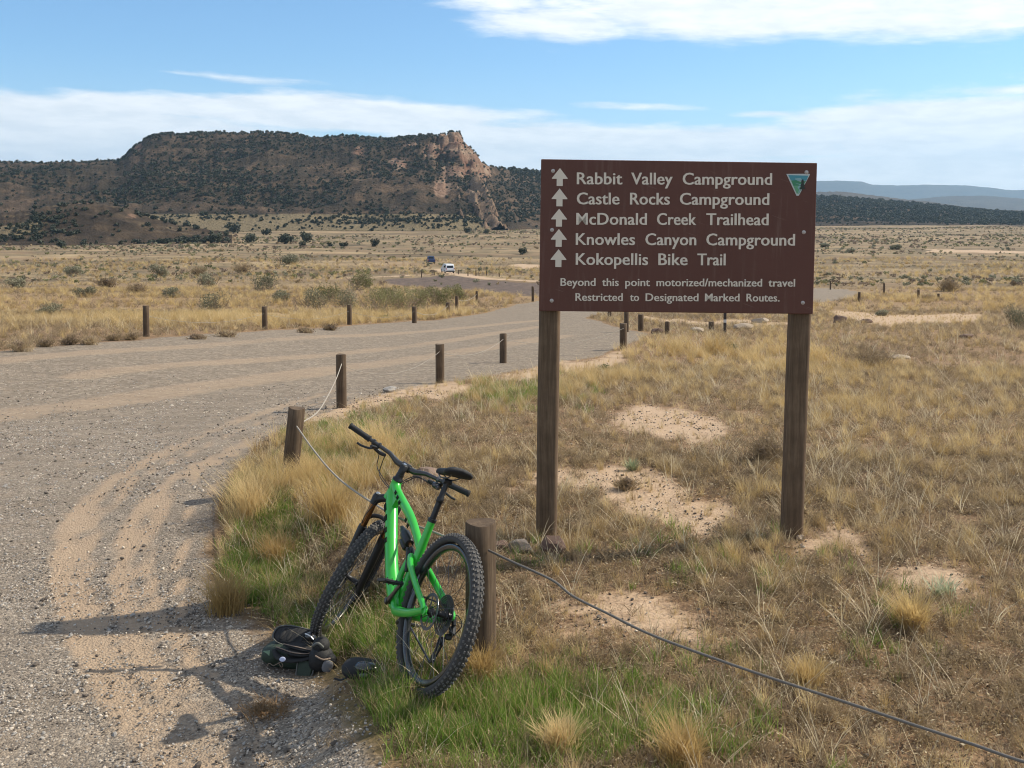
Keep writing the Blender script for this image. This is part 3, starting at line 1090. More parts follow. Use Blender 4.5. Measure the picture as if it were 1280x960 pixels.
# ------------------------------------------------------------------ scattering (one object, geometry-node instances of small shapes)
def scatter(name, P, yaw, scl, pick, protos, tilt=None, squash=None):
    col = bpy.data.collections.new(name + '_shapes')
    for i, me in enumerate(protos):
        o = bpy.data.objects.new('%s_shape_%02d' % (name, i), me)
        col.objects.link(o)
    n = len(P)
    me = bpy.data.meshes.new(name)
    me.vertices.add(n)
    me.vertices.foreach_set('co', np.asarray(P, np.float32).ravel())
    a = me.attributes.new('rot', 'FLOAT_VECTOR', 'POINT')
    rot = np.zeros((n, 3), np.float32)
    rot[:, 2] = yaw
    if tilt is not None:
        rot[:, :2] = tilt
    a.data.foreach_set('vector', rot.ravel())
    a = me.attributes.new('scl', 'FLOAT_VECTOR', 'POINT')
    s = np.repeat(np.asarray(scl, np.float32)[:, None], 3, 1)
    if squash is not None:
        s[:, 2] *= squash
    a.data.foreach_set('vector', s.astype(np.float32).ravel())
    a = me.attributes.new('pick', 'INT', 'POINT')
    a.data.foreach_set('value', np.asarray(pick, np.int32))
    o = tag(link(name, me), kind='stuff')
    ng = bpy.data.node_groups.new(name + '_scatter', 'GeometryNodeTree')
    ng.interface.new_socket('Geometry', in_out='INPUT', socket_type='NodeSocketGeometry')
    ng.interface.new_socket('Geometry', in_out='OUTPUT', socket_type='NodeSocketGeometry')
    N, L = ng.nodes, ng.links
    gi, go = N.new('NodeGroupInput'), N.new('NodeGroupOutput')
    ip = N.new('GeometryNodeInstanceOnPoints')
    ci = N.new('GeometryNodeCollectionInfo')
    ci.inputs['Collection'].default_value = col
    ci.inputs['Separate Children'].default_value = True
    ci.inputs['Reset Children'].default_value = True

    def na(nm, ty):
        nd = N.new('GeometryNodeInputNamedAttribute')
        nd.data_type = ty
        nd.inputs['Name'].default_value = nm
        return nd.outputs['Attribute']
    L.new(gi.outputs[0], ip.inputs['Points'])
    L.new(ci.outputs[0], ip.inputs['Instance'])
    ip.inputs['Pick Instance'].default_value = True
    L.new(na('pick', 'INT'), ip.inputs['Instance Index'])
    L.new(na('rot', 'FLOAT_VECTOR'), ip.inputs['Rotation'])
    L.new(na('scl', 'FLOAT_VECTOR'), ip.inputs['Scale'])
    L.new(ip.outputs[0], go.inputs[0])
    md = o.modifiers.new('scatter', 'NODES')
    md.node_group = ng
    return o


def rand_points(dens, y0, y1, r, margin=2.0, halfmul=.56):
    """points with an even density (per square metre) in the wedge in front of the camera"""
    area = (halfmul * (y1 * y1 - y0 * y0) + 2 * margin * (y1 - y0))
    n = int(area * dens)
    # sample Y with pdf proportional to width
    ys = np.linspace(y0, y1, 400)
    w = 2 * (halfmul * ys + margin)
    c = np.cumsum(w)
    c = (c - c[0]) / (c[-1] - c[0])
    Y = np.interp(r.random(n), c, ys)
    X = (r.random(n) * 2 - 1) * (halfmul * Y + margin)
    return X, Y


PROTO = {}


def build_protos():
    r = np.random.default_rng(21)
    g = lambda nm, p, m: mesh_from(nm, p, m)
    PROTO['straw'] = [g('straw_clump', [(*blade_arrays(22, .20, .022, .0042, .32, .35, r), 0, False)], M_STRAW) for _ in range(5)]
    PROTO['gold'] = [g('gold_clump', [(*blade_arrays(46, .30, .030, .0040, .30, .40, r), 0, False)], M_GOLD) for _ in range(4)]
    PROTO['green'] = [g('green_clump', [(*blade_arrays(30, .15, .035, .0048, .30, .35, r), 0, False), (*blade_arrays(5, .2, .03, .004, .3, .3, r), 1, False)], [M_GREEN, M_STRAW]) for _ in range(4)]
    PROTO['dull'] = [g('dull_weed', [(*twig_arrays(5, .15, r, .0040, .02, .45), 0, False), (*blade_arrays(10, .09, .03, .005, .6, .3, r), 0, False)], M_DULL) for _ in range(5)]
    PROTO['brown'] = [g('brown_weed', [(*twig_arrays(6, .16, r, .0045, .02, .4), 0, False)], M_BROWN) for _ in range(3)]
    def chips(n, rad, size, up):
        P_ = np.stack([r.normal(0, rad, n), r.normal(0, rad, n), np.abs(r.normal(0, up, n)) + .002], 1)
        A_ = r.normal(size=(n, 3)) * [1, 1, .5]
        A_ /= np.linalg.norm(A_, axis=1)[:, None]
        B_ = np.cross(A_, r.normal(size=(n, 3)) * [.5, .5, 1])
        B_ /= np.linalg.norm(B_, axis=1)[:, None]
        s_ = (size * r.uniform(.5, 1.5, n))[:, None]
        return np.stack([P_ - A_ * s_, P_ - B_ * s_ * .3, P_ + A_ * s_, P_ + B_ * s_ * .3], 1).reshape(-1, 3), [(4 * i, 4 * i + 1, 4 * i + 2, 4 * i + 3) for i in range(n)]
    PROTO['chips'] = [g('weed_crumbs', [(*chips(18, .045, .0075, .010), 0, False), (*chips(14, .05, .008, .014), 1, False), (*chips(5, .05, .007, .016), 2, False)], [M_CRUMB, M_DULL, M_PALE]) for _ in range(5)]
    PROTO['weed'] = [g('leafy_dry_weed', [(*twig_arrays(7, .15, r, .0035, .02, .5), 0, False), (*chips(38, .045, .0070, .06), 0, False), (*chips(14, .045, .0065, .07), 1, False)], [M_DULL, (M_BROWN, M_PALE)[k % 2]]) for k in range(6)]
    PROTO['pale'] = [g('pale_stalks', [(*blade_arrays(7, .24, .02, .0036, .5, .35, r), 0, False)], M_PALE) for _ in range(4)]
    PROTO['litter'] = [g('straw_litter', [(*blade_arrays(14, .07, .045, .0045, 1.3, .3, r, 2), 0, False)], M_STRAW) for _ in range(3)] + \
                      [g('dull_litter', [(*blade_arrays(14, .07, .045, .005, 1.2, .3, r, 2), 0, False)], M_DULL) for _ in range(3)]


build_protos()


def scatter_grass():
    r = np.random.default_rng(5)
    order = ['straw', 'gold', 'green', 'dull', 'brown', 'litter', 'chips', 'weed', 'pale']
    off, protos = {}, []
    for k in order:
        off[k] = len(protos)
        protos += PROTO[k]
    P, S, K, SQ = [], [], [], []

    def emit(X, Y, kind, s, sq=1.0):
        Z = ground(X, Y)
        P.append(np.stack([X, Y, Z], 1))
        S.append(s)
        K.append(off[kind] + r.integers(0, len(PROTO[kind]), len(X)))
        SQ.append(np.broadcast_to(sq, len(X)))

    # near field
    X, Y = rand_points(560, 2.5, 9.5, r, 1.9, .57)
    X2, Y2 = rand_points(210, 9.5, 19, r, 2.2, .58)
    X3, Y3 = rand_points(48, 19, 48, r, 3, .66)
    X, Y = np.r_[X, X2, X3], np.r_[Y, Y2, Y3]
    road, sand, green, dark, plow, track = masks(X, Y)
    n0 = fbm(X * .55, Y * .55, 3, 201)
    n1 = fbm(X * 2.2, Y * 2.2, 3, 211)
    n2 = fbm(X * .2, Y * .2, 3, 221)
    free = (road < .12) & (sand < .35 + .5 * (r.random(len(X)) < .08)) & (plow < .2)
    u = r.random(len(X))
    far = sstep(Y, 9, 30)
    verge = sstep(-X, 0.2, 1.2) * (1 - sstep(Y, 8, 11))          # rank grass between road and posts
    px, py = project(X, Y, smooth_ground(X, Y))
    rank = np.zeros(len(X))
    for (cx, cy, sx, sy, a) in [(370, 650, 110, 100, 1), (450, 590, 90, 60, .8), (880, 440, 140, 26, .9), (700, 480, 160, 30, .7), (1000, 460, 120, 20, .6), (620, 500, 60, 20, .6),
                                (980, 520, 60, 20, .4), (350, 400, 300, 10, .8), (560, 395, 90, 8, .8), (640, 470, 80, 14, .4), (1060, 600, 150, 80, .25), (1100, 520, 220, 60, .35), (1210, 480, 90, 60, .3), (830, 610, 80, 14, .35)]:
        rank = np.maximum(rank, a * np.exp(-((px - cx) / sx) ** 2 - ((py - cy) / sy) ** 2))
    bald = dark * .6
    clump = sstep(n1, .40, .60)
    straw_p = (.10 + .85 * rank * (.25 + .75 * clump) + .34 * sstep(n1 * .5 + n0 * .5, .48, .64) + .06 * far) * (1 - bald)
    m = free & (u < straw_p * .42)
    sz = (.38 + .46 * rank * clump + .28 * n1) * (1 + .55 * far) * r.uniform(.7, 1.3, len(X))
    isg = (r.random(len(X)) < np.clip(green * 1.25, 0, .9))
    patch = sstep(fbm(X * .35, Y * .22, 4, 241), .42, .58)
    right = sstep(X / np.maximum(Y, 1), .02, .12) * far
    gold = r.random(len(X)) < (.25 + .55 * rank + .25 * far) * (1 - .75 * right * patch)
    sz = sz * (1 - .32 * right * patch)
    emit(X[m & isg], Y[m & isg], 'green', sz[m & isg] * .8 + .08)
    k = m & ~isg & gold
    emit(X[k], Y[k], 'gold', sz[k] * .80)
    k = m & ~isg & ~gold
    emit(X[k], Y[k], 'straw', sz[k] * .95)
    gear = np.hypot(px - 452, (py - 838) * 1.3) < 34
    k = free & ~gear & (r.random(len(X)) < green * .95)
    emit(X[k], Y[k], 'green', r.uniform(.38, .85, k.sum()))
    k = free & (r.random(len(X)) < (.15 + .2 * sstep(n0, .4, .6)) * (1 - green * .6) * (1 - .35 * far * (1 - patch)))
    emit(X[k], Y[k], 'dull', r.uniform(.35, .8, k.sum()) * (1 + .8 * far[k]))
    k = free & (r.random(len(X)) < .05 + .2 * dark)
    emit(X[k], Y[k], 'brown', r.uniform(.3, .75, k.sum()) * (1 + .8 * far[k]))
    k = free & (r.random(len(X)) < .30 * (1 - far))
    emit(X[k], Y[k], 'litter', r.uniform(.5, 1.2, k.sum()))
    k = free & (r.random(len(X)) < .45 * (1 - .85 * far) * (1 - .8 * np.clip(green, 0, 1)) * (sand < .12))
    emit(X[k], Y[k], 'chips', r.uniform(.7, 1.5, k.sum()))
    k = free & (r.random(len(X)) < (.10 + .16 * sstep(n1, .4, .6)) * (1 - .7 * np.clip(green, 0, 1)) * (1 - .5 * rank) * (sand < .2))
    emit(X[k], Y[k], 'weed', r.uniform(.4, 1.0, k.sum()) * (1 + .7 * far[k]))
    k = free & (r.random(len(X)) < .03 + .06 * rank)
    emit(X[k], Y[k], 'pale', r.uniform(.5, 1.25, k.sum()) * (1 + .5 * far[k]))
    k = (sand > .12) & (sand < .55) & (road < .2) & (r.random(len(X)) < .30)
    emit(X[k], Y[k], 'chips', r.uniform(.6, 1.3, k.sum()))
    # a sparse fringe creeping over the gravel's edge and into the sand
    k = (road > .1) & (road < .9) & (r.random(len(X)) < .07)
    emit(X[k], Y[k], 'dull', r.uniform(.3, .6, k.sum()))
    k = (sand > .2) & (road < .4) & (r.random(len(X)) < .05 * (1 + 3 * far))
    emit(X[k], Y[k], 'straw', r.uniform(.3, .7, k.sum()))
    k = (sand > .2) & (road < .2) & (r.random(len(X)) < .09)
    emit(X[k], Y[k], 'litter', r.uniform(.3, .8, k.sum()))
    # middle distance
    X, Y = rand_points(5.0, 46, 110, r, 5, .72)
    X2, Y2 = rand_points(.8, 110, 260, r, 8, .72)
    X, Y = np.r_[X, X2], np.r_[Y, Y2]
    road, sand, green, dark, plow, track = masks(X, Y)
    n = fbm(X * .09, Y * .09, 4, 231)
    free = (road < .1) & (sand < .2) & (plow < .2)
    u = r.random(len(X))
    big = 1.7 + 1.6 * sstep(Y, 100, 200)
    k = free & (u < .50 * sstep(n, .38, .6) + .06)
    gg = r.random(len(X)) < .38
    emit(X[k & gg], Y[k & gg], 'gold', (r.uniform(.7, 1.3, len(X)) * big)[k & gg], .8)
    emit(X[k & ~gg], Y[k & ~gg], 'dull', (r.uniform(1.0, 1.9, len(X)) * big)[k & ~gg])
    k = free & (u > .93)
    emit(X[k], Y[k], 'brown', (r.uniform(1.0, 1.9, len(X)) * big)[k], .7)
    P, S, K, SQ = np.concatenate(P), np.concatenate(S), np.concatenate(K), np.concatenate(SQ)
    tilt = r.normal(0, .10, (len(P), 2))
    print('grass clumps', len(P))
    scatter('dry_grass', P, r.uniform(0, 6.28, len(P)), S, K, protos, tilt, SQ)


scatter_grass()


def scatter_gravel():
    r = np.random.default_rng(8)
    protos = []
    for m in (M_STONE, M_STONE2, M_STONE3):
        for _ in range(3):
            protos.append(mesh_from('stone', [(*rock_arrays(r, ICO1, .3, .6), 0, False)], m))
    X, Y = rand_points(3000, 3.1, 7.0, r, .8, .54)
    X2, Y2 = rand_points(700, 7.0, 17.0, r, .8, .53)
    kk = r.random(len(Y2)) < 1 - sstep(Y2, 8, 17)
    X2, Y2 = X2[kk], Y2[kk]
    X, Y = np.r_[X, X2], np.r_[Y, Y2]
    far = (Y > 7.0)
    k0 = X < 2.5
    X, Y, far = X[k0], Y[k0], far[k0]
    road, sand, green, dark, plow, track = masks(X, Y)
    n = fbm(X * 2.0, Y * 2.0, 3, 301)
    keep = (r.random(len(X)) < road * (.30 + .9 * sstep(n, .35, .6)) * (1 - .68 * np.clip(track * 1.2, 0, 1)))
    X, Y, far = X[keep], Y[keep], far[keep]
    # crumbs and pebbles on the bare sand
    XS, YS = rand_points(800, 3.0, 15, r, .8, .54)
    mk = masks(XS, YS)
    cl = sstep(fbm(XS * 2.4, YS * 2.4, 3, 305), .42, .6)
    ks = r.random(len(XS)) < (mk[1] * (.06 + .38 * cl) + (mk[0] < .1) * .04)
    ns = int(ks.sum())
    s = r.lognormal(math.log(.0056), .38, len(X)) * np.where(far, 1.35, 1)
    X, Y = np.r_[X, XS[ks]], np.r_[Y, YS[ks]]
    s = np.r_[s, r.lognormal(math.log(.0072), .38, ns)]
    s = np.clip(s, .003, .032)
    Z = ground(X, Y) + .004 + s * .12 - .010 * 0
    u = r.random(len(X))
    pick = np.where(u < .42, 0, np.where(u < .68, 3, 6)) + r.integers(0, 3, len(X))
    pick[-ns:] = np.where(r.random(ns) < .82, 6, 3) + r.integers(0, 3, ns)
    print('stones', len(X))
    scatter('gravel', np.stack([X, Y, Z], 1), r.uniform(0, 6.28, len(X)), s, pick, protos, r.normal(0, .3, (len(X), 2)))


scatter_gravel()


# ------------------------------------------------------------------ junipers on the mesa, sage over the plain
def juniper_mesh(r, leaves=150, size=.34):
    rad = np.array([1.0, 1.0, 1.0])
    v, f = leaf_cloud(leaves, rad * .95, size, r, lumps=7, shell=.35)
    mb = MB()
    mb.add(v, f, False, 0)
    # inner mass keeps the crown from being see-through everywhere
    for _ in range(4):
        iv, jf = rock_arrays(r, ICO1, .5, .8)
        mb.add(iv * r.uniform(.32, .48) + [r.uniform(-.4, .4), r.uniform(-.4, .4), r.uniform(.45, 1.1)], jf, False, 0)
    mb.tube([(0, 0, -.3), (.03, .02, .3), (.08, 0, .8)], [.12, .09, .05], 6, mat=1)
    return mb.mesh('juniper', [M_JUNIPER, M_BARK])


def hill_points(hs, n, r, w):
    X, Y, H, t, A = hs
    i = r.integers(0, X.shape[0] - 1, n)
    j = r.integers(0, X.shape[1] - 1, n)
    a, b = r.random(n), r.random(n)

    def bl(Q):
        return (Q[i, j] * (1 - a) * (1 - b) + Q[i + 1, j] * a * (1 - b) + Q[i, j + 1] * (1 - a) * b + Q[i + 1, j + 1] * a * b)
    x, y, z, tt, rk = bl(X), bl(Y), bl(H), bl(t), bl(A[..., 0])
    k = w(x, y, z, tt, rk, r.random(n))
    return x[k], y[k], z[k], tt[k]


def scatter_junipers():
    r = np.random.default_rng(12)
    protos = [juniper_mesh(r, 80, .42) for _ in range(5)]

    def w(x, y, z, t, rk, u):
        n = fbm(x * .012, y * .012, 3, 401)
        px = 640 + FPX * x / y
        dens = .10 + .85 * sstep(n, .36, .62)
        dens = np.where(px > 625, .9, dens)
        dens = dens * (1 - .9 * np.clip(rk, 0, 1)) * np.where(t < .06, .4, 1) * (.3 + .7 * sstep(t, .0, .12))
        dens = np.where(t > .97, np.maximum(dens, .7), dens)
        return (u < dens) & (t < 1.001) & (px > -700) & (px < 1700)
    x, y, z, t = hill_points(mesa, 120000, r, w)
    s = r.uniform(.7, 1.9, len(x)) * r.uniform(.6, 1, len(x)) * np.where(y > 1050, 1.5, 1)
    x2, y2, z2, t2 = hill_points(foothill, 3500, r, lambda x, y, z, t, rk, u: (u < .08 + .8 * sstep(fbm(x * .03, y * .03, 3, 7), .45, .6)) & (t < 1) & (rk < .4))
    s2 = r.uniform(.6, 1.5, len(x2))
    X, Y, Z, S = np.r_[x, x2], np.r_[y, y2], np.r_[z, z2], np.r_[s, s2]
    print('junipers', len(X))
    scatter('juniper_woodland', np.stack([X, Y, Z - .2], 1), r.uniform(0, 6.28, len(X)), S, r.integers(0, 5, len(X)), protos)
    # low sage and brush of the far plain
    protos = []
    for m in (M_SAGE, M_SAGE, M_DULL, M_OLIVE, M_BROWN):
        v, f = leaf_cloud(110, np.array([.5, .5, .33]), .12, r, 5, .3, .3)
        protos.append(mesh_from('brush', [(v, f, 0, False)], m))
    X, Y = rand_points(.09, 120, 330, r, 10, .72)
    X2, Y2 = rand_points(.05, 330, 850, r, 10, .72)
    X, Y = np.r_[X, X2], np.r_[Y, Y2]
    mk = masks(X, Y)
    n = fbm(X * .02, Y * .03, 4, 411)
    k = (mk[0] < .1) & (mk[1] < .1) & (r.random(len(X)) < .15 + .85 * sstep(n, .4, .6))
    k &= ~((np.abs(X / Y - (250 - 640) / FPX) < .25) & (Y > 560)) | (Y < 560)
    X, Y = X[k], Y[k]
    S = r.uniform(.35, 1.6, len(X)) * r.uniform(.6, 1, len(X)) * np.where(Y > 330, 1.5, 1)
    print('brush', len(X))
    scatter('far_sagebrush', np.stack([X, Y, ground(X, Y) - .03], 1), r.uniform(0, 6.28, len(X)), S, r.integers(0, 5, len(X)), protos)


scatter_junipers()


# ------------------------------------------------------------------ the sign
M_SIGN = simple('sign_brown_paint', (.088, .030, .020), .5, 0, .22, 5, spec=.3)


def wear_sign(m):
    t = NT(m.node_tree)
    b = t.n['Principled BSDF']
    tc = t.node('ShaderNodeTexCoord').outputs['Object']
    x, y, z = t.sep(tc)
    streak = t.noise(t.comb(t.m('MULTIPLY', x, 26.0), y, t.m('MULTIPLY', z, 2.2)), 1.0, 5, .65)
    blot = t.noise(tc, 3.0, 5, .6)
    fine = t.noise(tc, 160, 3, .7)
    scr = t.noise(t.comb(t.m('MULTIPLY', x, 5.0), y, t.m('ADD', t.m('MULTIPLY', z, 90.0), t.m('MULTIPLY', x, 30.0))), 1.0, 2, .5)
    c = t.mix(blot, (.074, .025, .017), (.108, .038, .026))
    c = t.mix(t.m('MULTIPLY', t.step(streak, .52, .75), .35), c, (.17, .105, .08))
    c = t.mix(t.m('MULTIPLY', t.step(scr, .70, .74), .3), c, (.22, .15, .12))
    c = t.mix(t.m('MULTIPLY', fine, .12), c, (.20, .14, .11))
    t.put(b.inputs['Base Color'], c)


wear_sign(M_SIGN)
M_SIGNEDGE = simple('sign_edge', (.030, .014, .012), .6)
M_LETTER = simple('reflective_letter_film', (.62, .55, .45), .5, 0, .05, 12)
M_BOLT = simple('zinc_bolt', (.42, .38, .35), .5, .5, .15, 60)


def word_outline(text, w, h_cap, bold):
    """a flat word from the built-in font, scaled to the width it has on the sign"""
    cu = bpy.data.curves.new(text, 'FONT')
    cu.body = text
    cu.size = 1.0
    cu.offset = .004
    cu.resolution_u = 3
    cu.extrude = .02
    cu.space_character = 1.02
    o = bpy.data.objects.new('word', cu)
    scene.collection.objects.link(o)
    bpy.context.view_layer.update()
    me = bpy.data.meshes.new_from_object(o.evaluated_get(bpy.context.evaluated_depsgraph_get()))
    bpy.data.objects.remove(o)
    v = np.zeros(len(me.vertices) * 3, np.float32)
    me.vertices.foreach_get('co', v)
    v = v.reshape(-1, 3)
    x0, x1 = v[:, 0].min(), v[:, 0].max()
    v[:, 0] = (v[:, 0] - x0) / (x1 - x0) * (w - 2 * bold * h_cap)
    v[:, 1] *= h_cap / .729
    v[:, 2] *= .05
    f = [tuple(p.vertices) for p in me.polygons]
    bpy.data.meshes.remove(me)
    mb = MB()
    for q in range(3):                       # three strokes side by side give the bold weight
        mb.add(v + [bold * h_cap * q, 0, .0003 * q], f, False)
    return mb.mesh('lettering', M_LETTER)


def post_mesh(r, h, rng_, below=.25, sq=0.0, crack=None, n=26, mat=M_POST, topcut=.006):
    """a round or squarish timber, a little crooked, with checks running down the grain"""
    mb = MB()
    a = np.linspace(0, 2 * np.pi, n, endpoint=False)
    cr = [crack if crack is not None else rng_.uniform(0, 6.28), rng_.uniform(0, 6.28), rng_.uniform(0, 6.28)]
    dep = [.14, .05, .04]
    wd = [.10, .07, .07]
    hs = np.r_[-below, np.linspace(0, h - topcut, max(4, int(h / .12))), h]
    off = rng_.uniform(0, 50)
    V = []
    for k, z in enumerate(hs):
        rr = np.ones(n)
        for c, d, w in zip(cr, dep, wd):
            da = np.abs((a - c - .05 * math.sin(z * 5) + np.pi) % (2 * np.pi) - np.pi)
            rr -= d * np.exp(-(da / w) ** 2)
        rr += .03 * (vnoise(a * 2 + off, z * 2 + off, 3) - .5)
        if sq:
            q = (np.abs(np.cos(a)) ** 6 + np.abs(np.sin(a)) ** 6) ** (-1 / 6)
            rr *= (1 - sq) + sq * q
        if k == len(hs) - 1:
            rr *= .95
        R_ = r * rr
        ox, oy = .012 * r * math.sin(z * 2.3 + off), .012 * r * math.cos(z * 1.7 + off)
        V.append(np.stack([R_ * np.cos(a) + ox, R_ * np.sin(a) + oy, np.full(n, z) + (.004 * np.sin(a * 2 + off) if k == len(hs) - 1 else 0)], 1))
    f = []
    for i in range(len(hs) - 1):
        for j in range(n):
            j2 = (j + 1) % n
            f.append((i * n + j, i * n + j2, i * n + n + j2, i * n + n + j))
    V = np.concatenate(V)
    top = V[-n:]
    mb.add(V, f, True)
    mb.add(np.vstack([top, top.mean(0)[None] + [0, 0, -.003]]), [(j, (j + 1) % n, n) for j in range(n)], False)
    return mb.mesh('post', mat)


def build_sign():
    L, Rr = at(683, 672), at(990, 675)
    Yp = (L[1] + Rr[1]) / 2
    root = link('trailhead_sign', None)
    roll = R(.75)
    root.location = (L[0], Yp, L[2])
    root.rotation_euler = (0, roll, R(1.0))
    tag(root, 'wide brown trailhead sign with white lettering and upward arrows on two wooden posts', 'sign')
    bpy.context.view_layer.update()
    MI = root.matrix_world.inverted()

    def loc(px, py, Yw):
        d = pix_dir(px, py)
        s = Yw / d[1]
        return MI @ Vector((d[0] * s, Yw, CAM_Z + d[2] * s))
    Yf = Yp - .085            # front of the panel
    zt, zb = loc(677, 199, Yf).z, loc(673, 388.5, Yf).z
    x0, x1 = loc(675, 300, Yf).x, loc(1020, 300, Yf).x
    yf = loc(800, 300, Yf).y
    print('sign panel', x1 - x0, zt - zb, zb)
    mb = MB()
    mb.box(((x0 + x1) / 2, yf + .0125, (zt + zb) / 2), (x1 - x0, .025, zt - zb), bev=.003)
    panel = mb.build('sign_panel', M_SIGN, root)
    rr = np.random.default_rng(3)
    for (px0, bx, crk) in ((0, loc(683, 660, Yp).x, -math.pi / 2 - .15), (1, loc(993, 660, Yp).x, .3)):
        me = post_mesh(.0705, zt - .04 + .02 * px0, rr, .3, .55, crk, 40, M_SIGNPOST)
        p = link('post', me, root)
        p.location = (bx, 0.0 + (0 if px0 == 0 else .0), 0)
        if px0:
            p.rotation_euler = (0, R(.55), 0)
            p.location.x -= .012

    # lettering: positions measured on the panel in units of an enlarged crop 1280 px wide over 380 px of the photo
    W, H = x1 - x0, zt - zb

    def sx(zx, zy):
        left = 52 - 8 * (zy - 26) / 637.0
        right = 1223 - 20 * (zy - 38) / 635.0
        return x0 + (zx - left) / (right - left) * W

    def sz(zx, zy):
        top = 26 + 12 * (zx - 52) / 1171.0
        bot = 664 + 9 * (zx - 44) / 1160.0
        return zt - (zy - top) / (bot - top) * H
    lines = [
        (130, 50, [('Rabbit', 202, 395), ('Valley', 432, 608), ('Campground', 650, 1030)]),
        (214, 50, [('Castle', 202, 383), ('Rocks', 427, 596), ('Campground', 638, 1018)]),
        (299, 50, [('McDonald', 200, 499), ('Creek', 541, 708), ('Trailhead', 750, 1015)]),
        (384, 50, [('Knowles', 198, 449), ('Canyon', 492, 708), ('Campground', 750, 1127)]),
        (468, 50, [('Kokopellis', 198, 504), ('Bike', 547, 671), ('Trail', 712, 832)]),
        (557, 33, [('Beyond', 134, 282), ('this', 309, 380), ('point', 407, 512), ('motorized/mechanized', 539, 987), ('travel', 1013, 1127)]),
        (620, 33, [('Restricted', 197, 397), ('to', 427, 466), ('Designated', 493, 717), ('Marked', 744, 891), ('Routes.', 920, 1061)])]
    for (by, ch, words) in lines:
        for (wd, a, b) in words:
            xa, xb = sx(a, by), sx(b, by)
            hc = ch / 637.0 * H
            me = word_outline(wd, xb - xa, hc * 1.04, .024)
            o = link('lettering', me, root)
            o.location = (xa, yf - .0012, sz(a, by))
            o.rotation_euler = (R(90), 0, 0)
            tilt = math.atan2(sz(b, by) - sz(a, by), xb - xa)
            o.rotation_euler = Euler((R(90), -tilt, 0), 'XYZ')
    Mx = np.array([[1, 0, 0], [0, 0, -1], [0, 1, 0]], float)     # drawing plane -> upright facing the camera (-y)
    arrow = [(-.14, 0), (.14, 0), (.14, .40), (.36, .40), (.36, .44), (0, 1.0), (-.36, .44), (-.36, .40), (-.14, .40)]
    for k, (ax, yb_) in enumerate(((130, 138), (129, 223), (127, 308), (126, 393), (125, 478))):
        s = 75 / 637.0 * H
        mb = MB()
        px_, pz_ = sx(ax, yb_), sz(ax, yb_)
        mb.prism([(p[0] * s * 1.22, p[1] * s) for p in arrow], .0, .0018, Mx, (px_, yf, pz_))
        mb.build('arrow', M_LETTER, root)
    # triangular agency emblem: sky, hills, river, tree
    E_ = lambda nm, c: simple(nm, c, .5, 0, .06, 20)
    blue, lblue, grn, grn2, white, blk = E_('emblem_blue', (.05, .235, .29)), E_('emblem_pale_blue', (.20, .36, .38)), E_('emblem_green', (.035, .20, .10)), E_('emblem_light_green', (.10, .30, .16)), E_('emblem_white', (.42, .46, .44)), E_('emblem_black', (.008, .02, .014))
    def P(zx, zy):
        return (sx(zx, zy), sz(zx, zy))
    em = link('emblem', None, root)
    def flat(name, pts, d0, d1, m):
        mb = MB()
        q = [P(*p) for p in pts]
        mb.prism([(a - q[0][0], b - q[0][1]) for a, b in q], d0, d1, Mx, (q[0][0], yf, q[0][1]))
        mb.build(name, m, em)
    flat('emblem_border', [(1091, 84), (1134, 175), (1144, 175), (1192, 86), (1188, 83)], 0, .0012, white)
    flat('emblem_sky', [(1099, 89), (1110, 111), (1176, 112), (1185, 91)], .0, .0022, blue)
    flat('emblem_cloud', [(1128, 103), (1130, 109), (1158, 110), (1152, 101)], .0, .0028, lblue)
    flat('emblem_hill', [(1111, 112), (1121, 134), (1162, 134), (1175, 113), (1150, 116), (1130, 110)], .0, .0024, grn)
    flat('emblem_meadow', [(1121, 135), (1135, 166), (1145, 166), (1161, 135)], .0, .0026, grn2)
    flat('emblem_river', [(1128, 122), (1150, 130), (1138, 140), (1146, 150), (1140, 163), (1144, 163), (1152, 148), (1145, 141), (1160, 129)], .0, .0030, lblue)
    flat('emblem_tree', [(1157, 107), (1163, 107), (1166, 120), (1163, 121), (1171, 134), (1165, 135), (1173, 147), (1160, 148), (1158, 158), (1156, 148), (1144, 148), (1154, 136), (1149, 135), (1156, 121), (1153, 120)], .0, .0036, blk)
    for (zx, zy) in ((102, 75), (1177, 77), (98, 322), (1165, 328), (97, 620), (1160, 625)):
        x, z = P(zx, zy)
        mb = MB()
        mb.lathe((x, yf, z), (0, -1, 0), [(0, .013), (.002, .013), (.003, .009), (.0065, .0085), (.008, .005)], 12, False)
        mb.build('bolt', M_BOLT, root)
    return root


build_sign()

# ------------------------------------------------------------------ roadside posts and the ropes between them
M_CABLE = simple('grey_cable', (.13, .115, .10), .7, 0, .3, 80, bmp=.002)
M_CABLE2 = simple('weathered_rope', (.27, .24, .20), .85, 0, .25, 120)
M_ROPE = simple('pale_rope', (.30, .26, .21), .8, 0, .25, 120, bmp=.001)
rp = np.random.default_rng(9)


def add_post(px, ptop, pbase, wpx, label, lean=(0, 0), group='wooden posts along the gravel road', XY=None, name='wooden_post', minr=.055):
    if XY is None:
        b = at(px, pbase)
    else:
        b = np.array([XY[0], XY[1], float(ground(*XY))])
    d = pix_dir(px, ptop)
    h = CAM_Z + d[2] * b[1] / d[1] - b[2]
    rad = float(np.clip(wpx / FPX * b[1] / 2, minr, .082))
    me = post_mesh(rad, h, rp, .25, 0, None, 26 if b[1] < 20 else 12)
    o = link(name, me)
    o.location = b
    o.rotation_euler = (lean[1], lean[0], rp.uniform(-.1, .1))
    tag(o, label, 'post', group)
    return np.array([b[0], b[1], b[2]]), h, rad


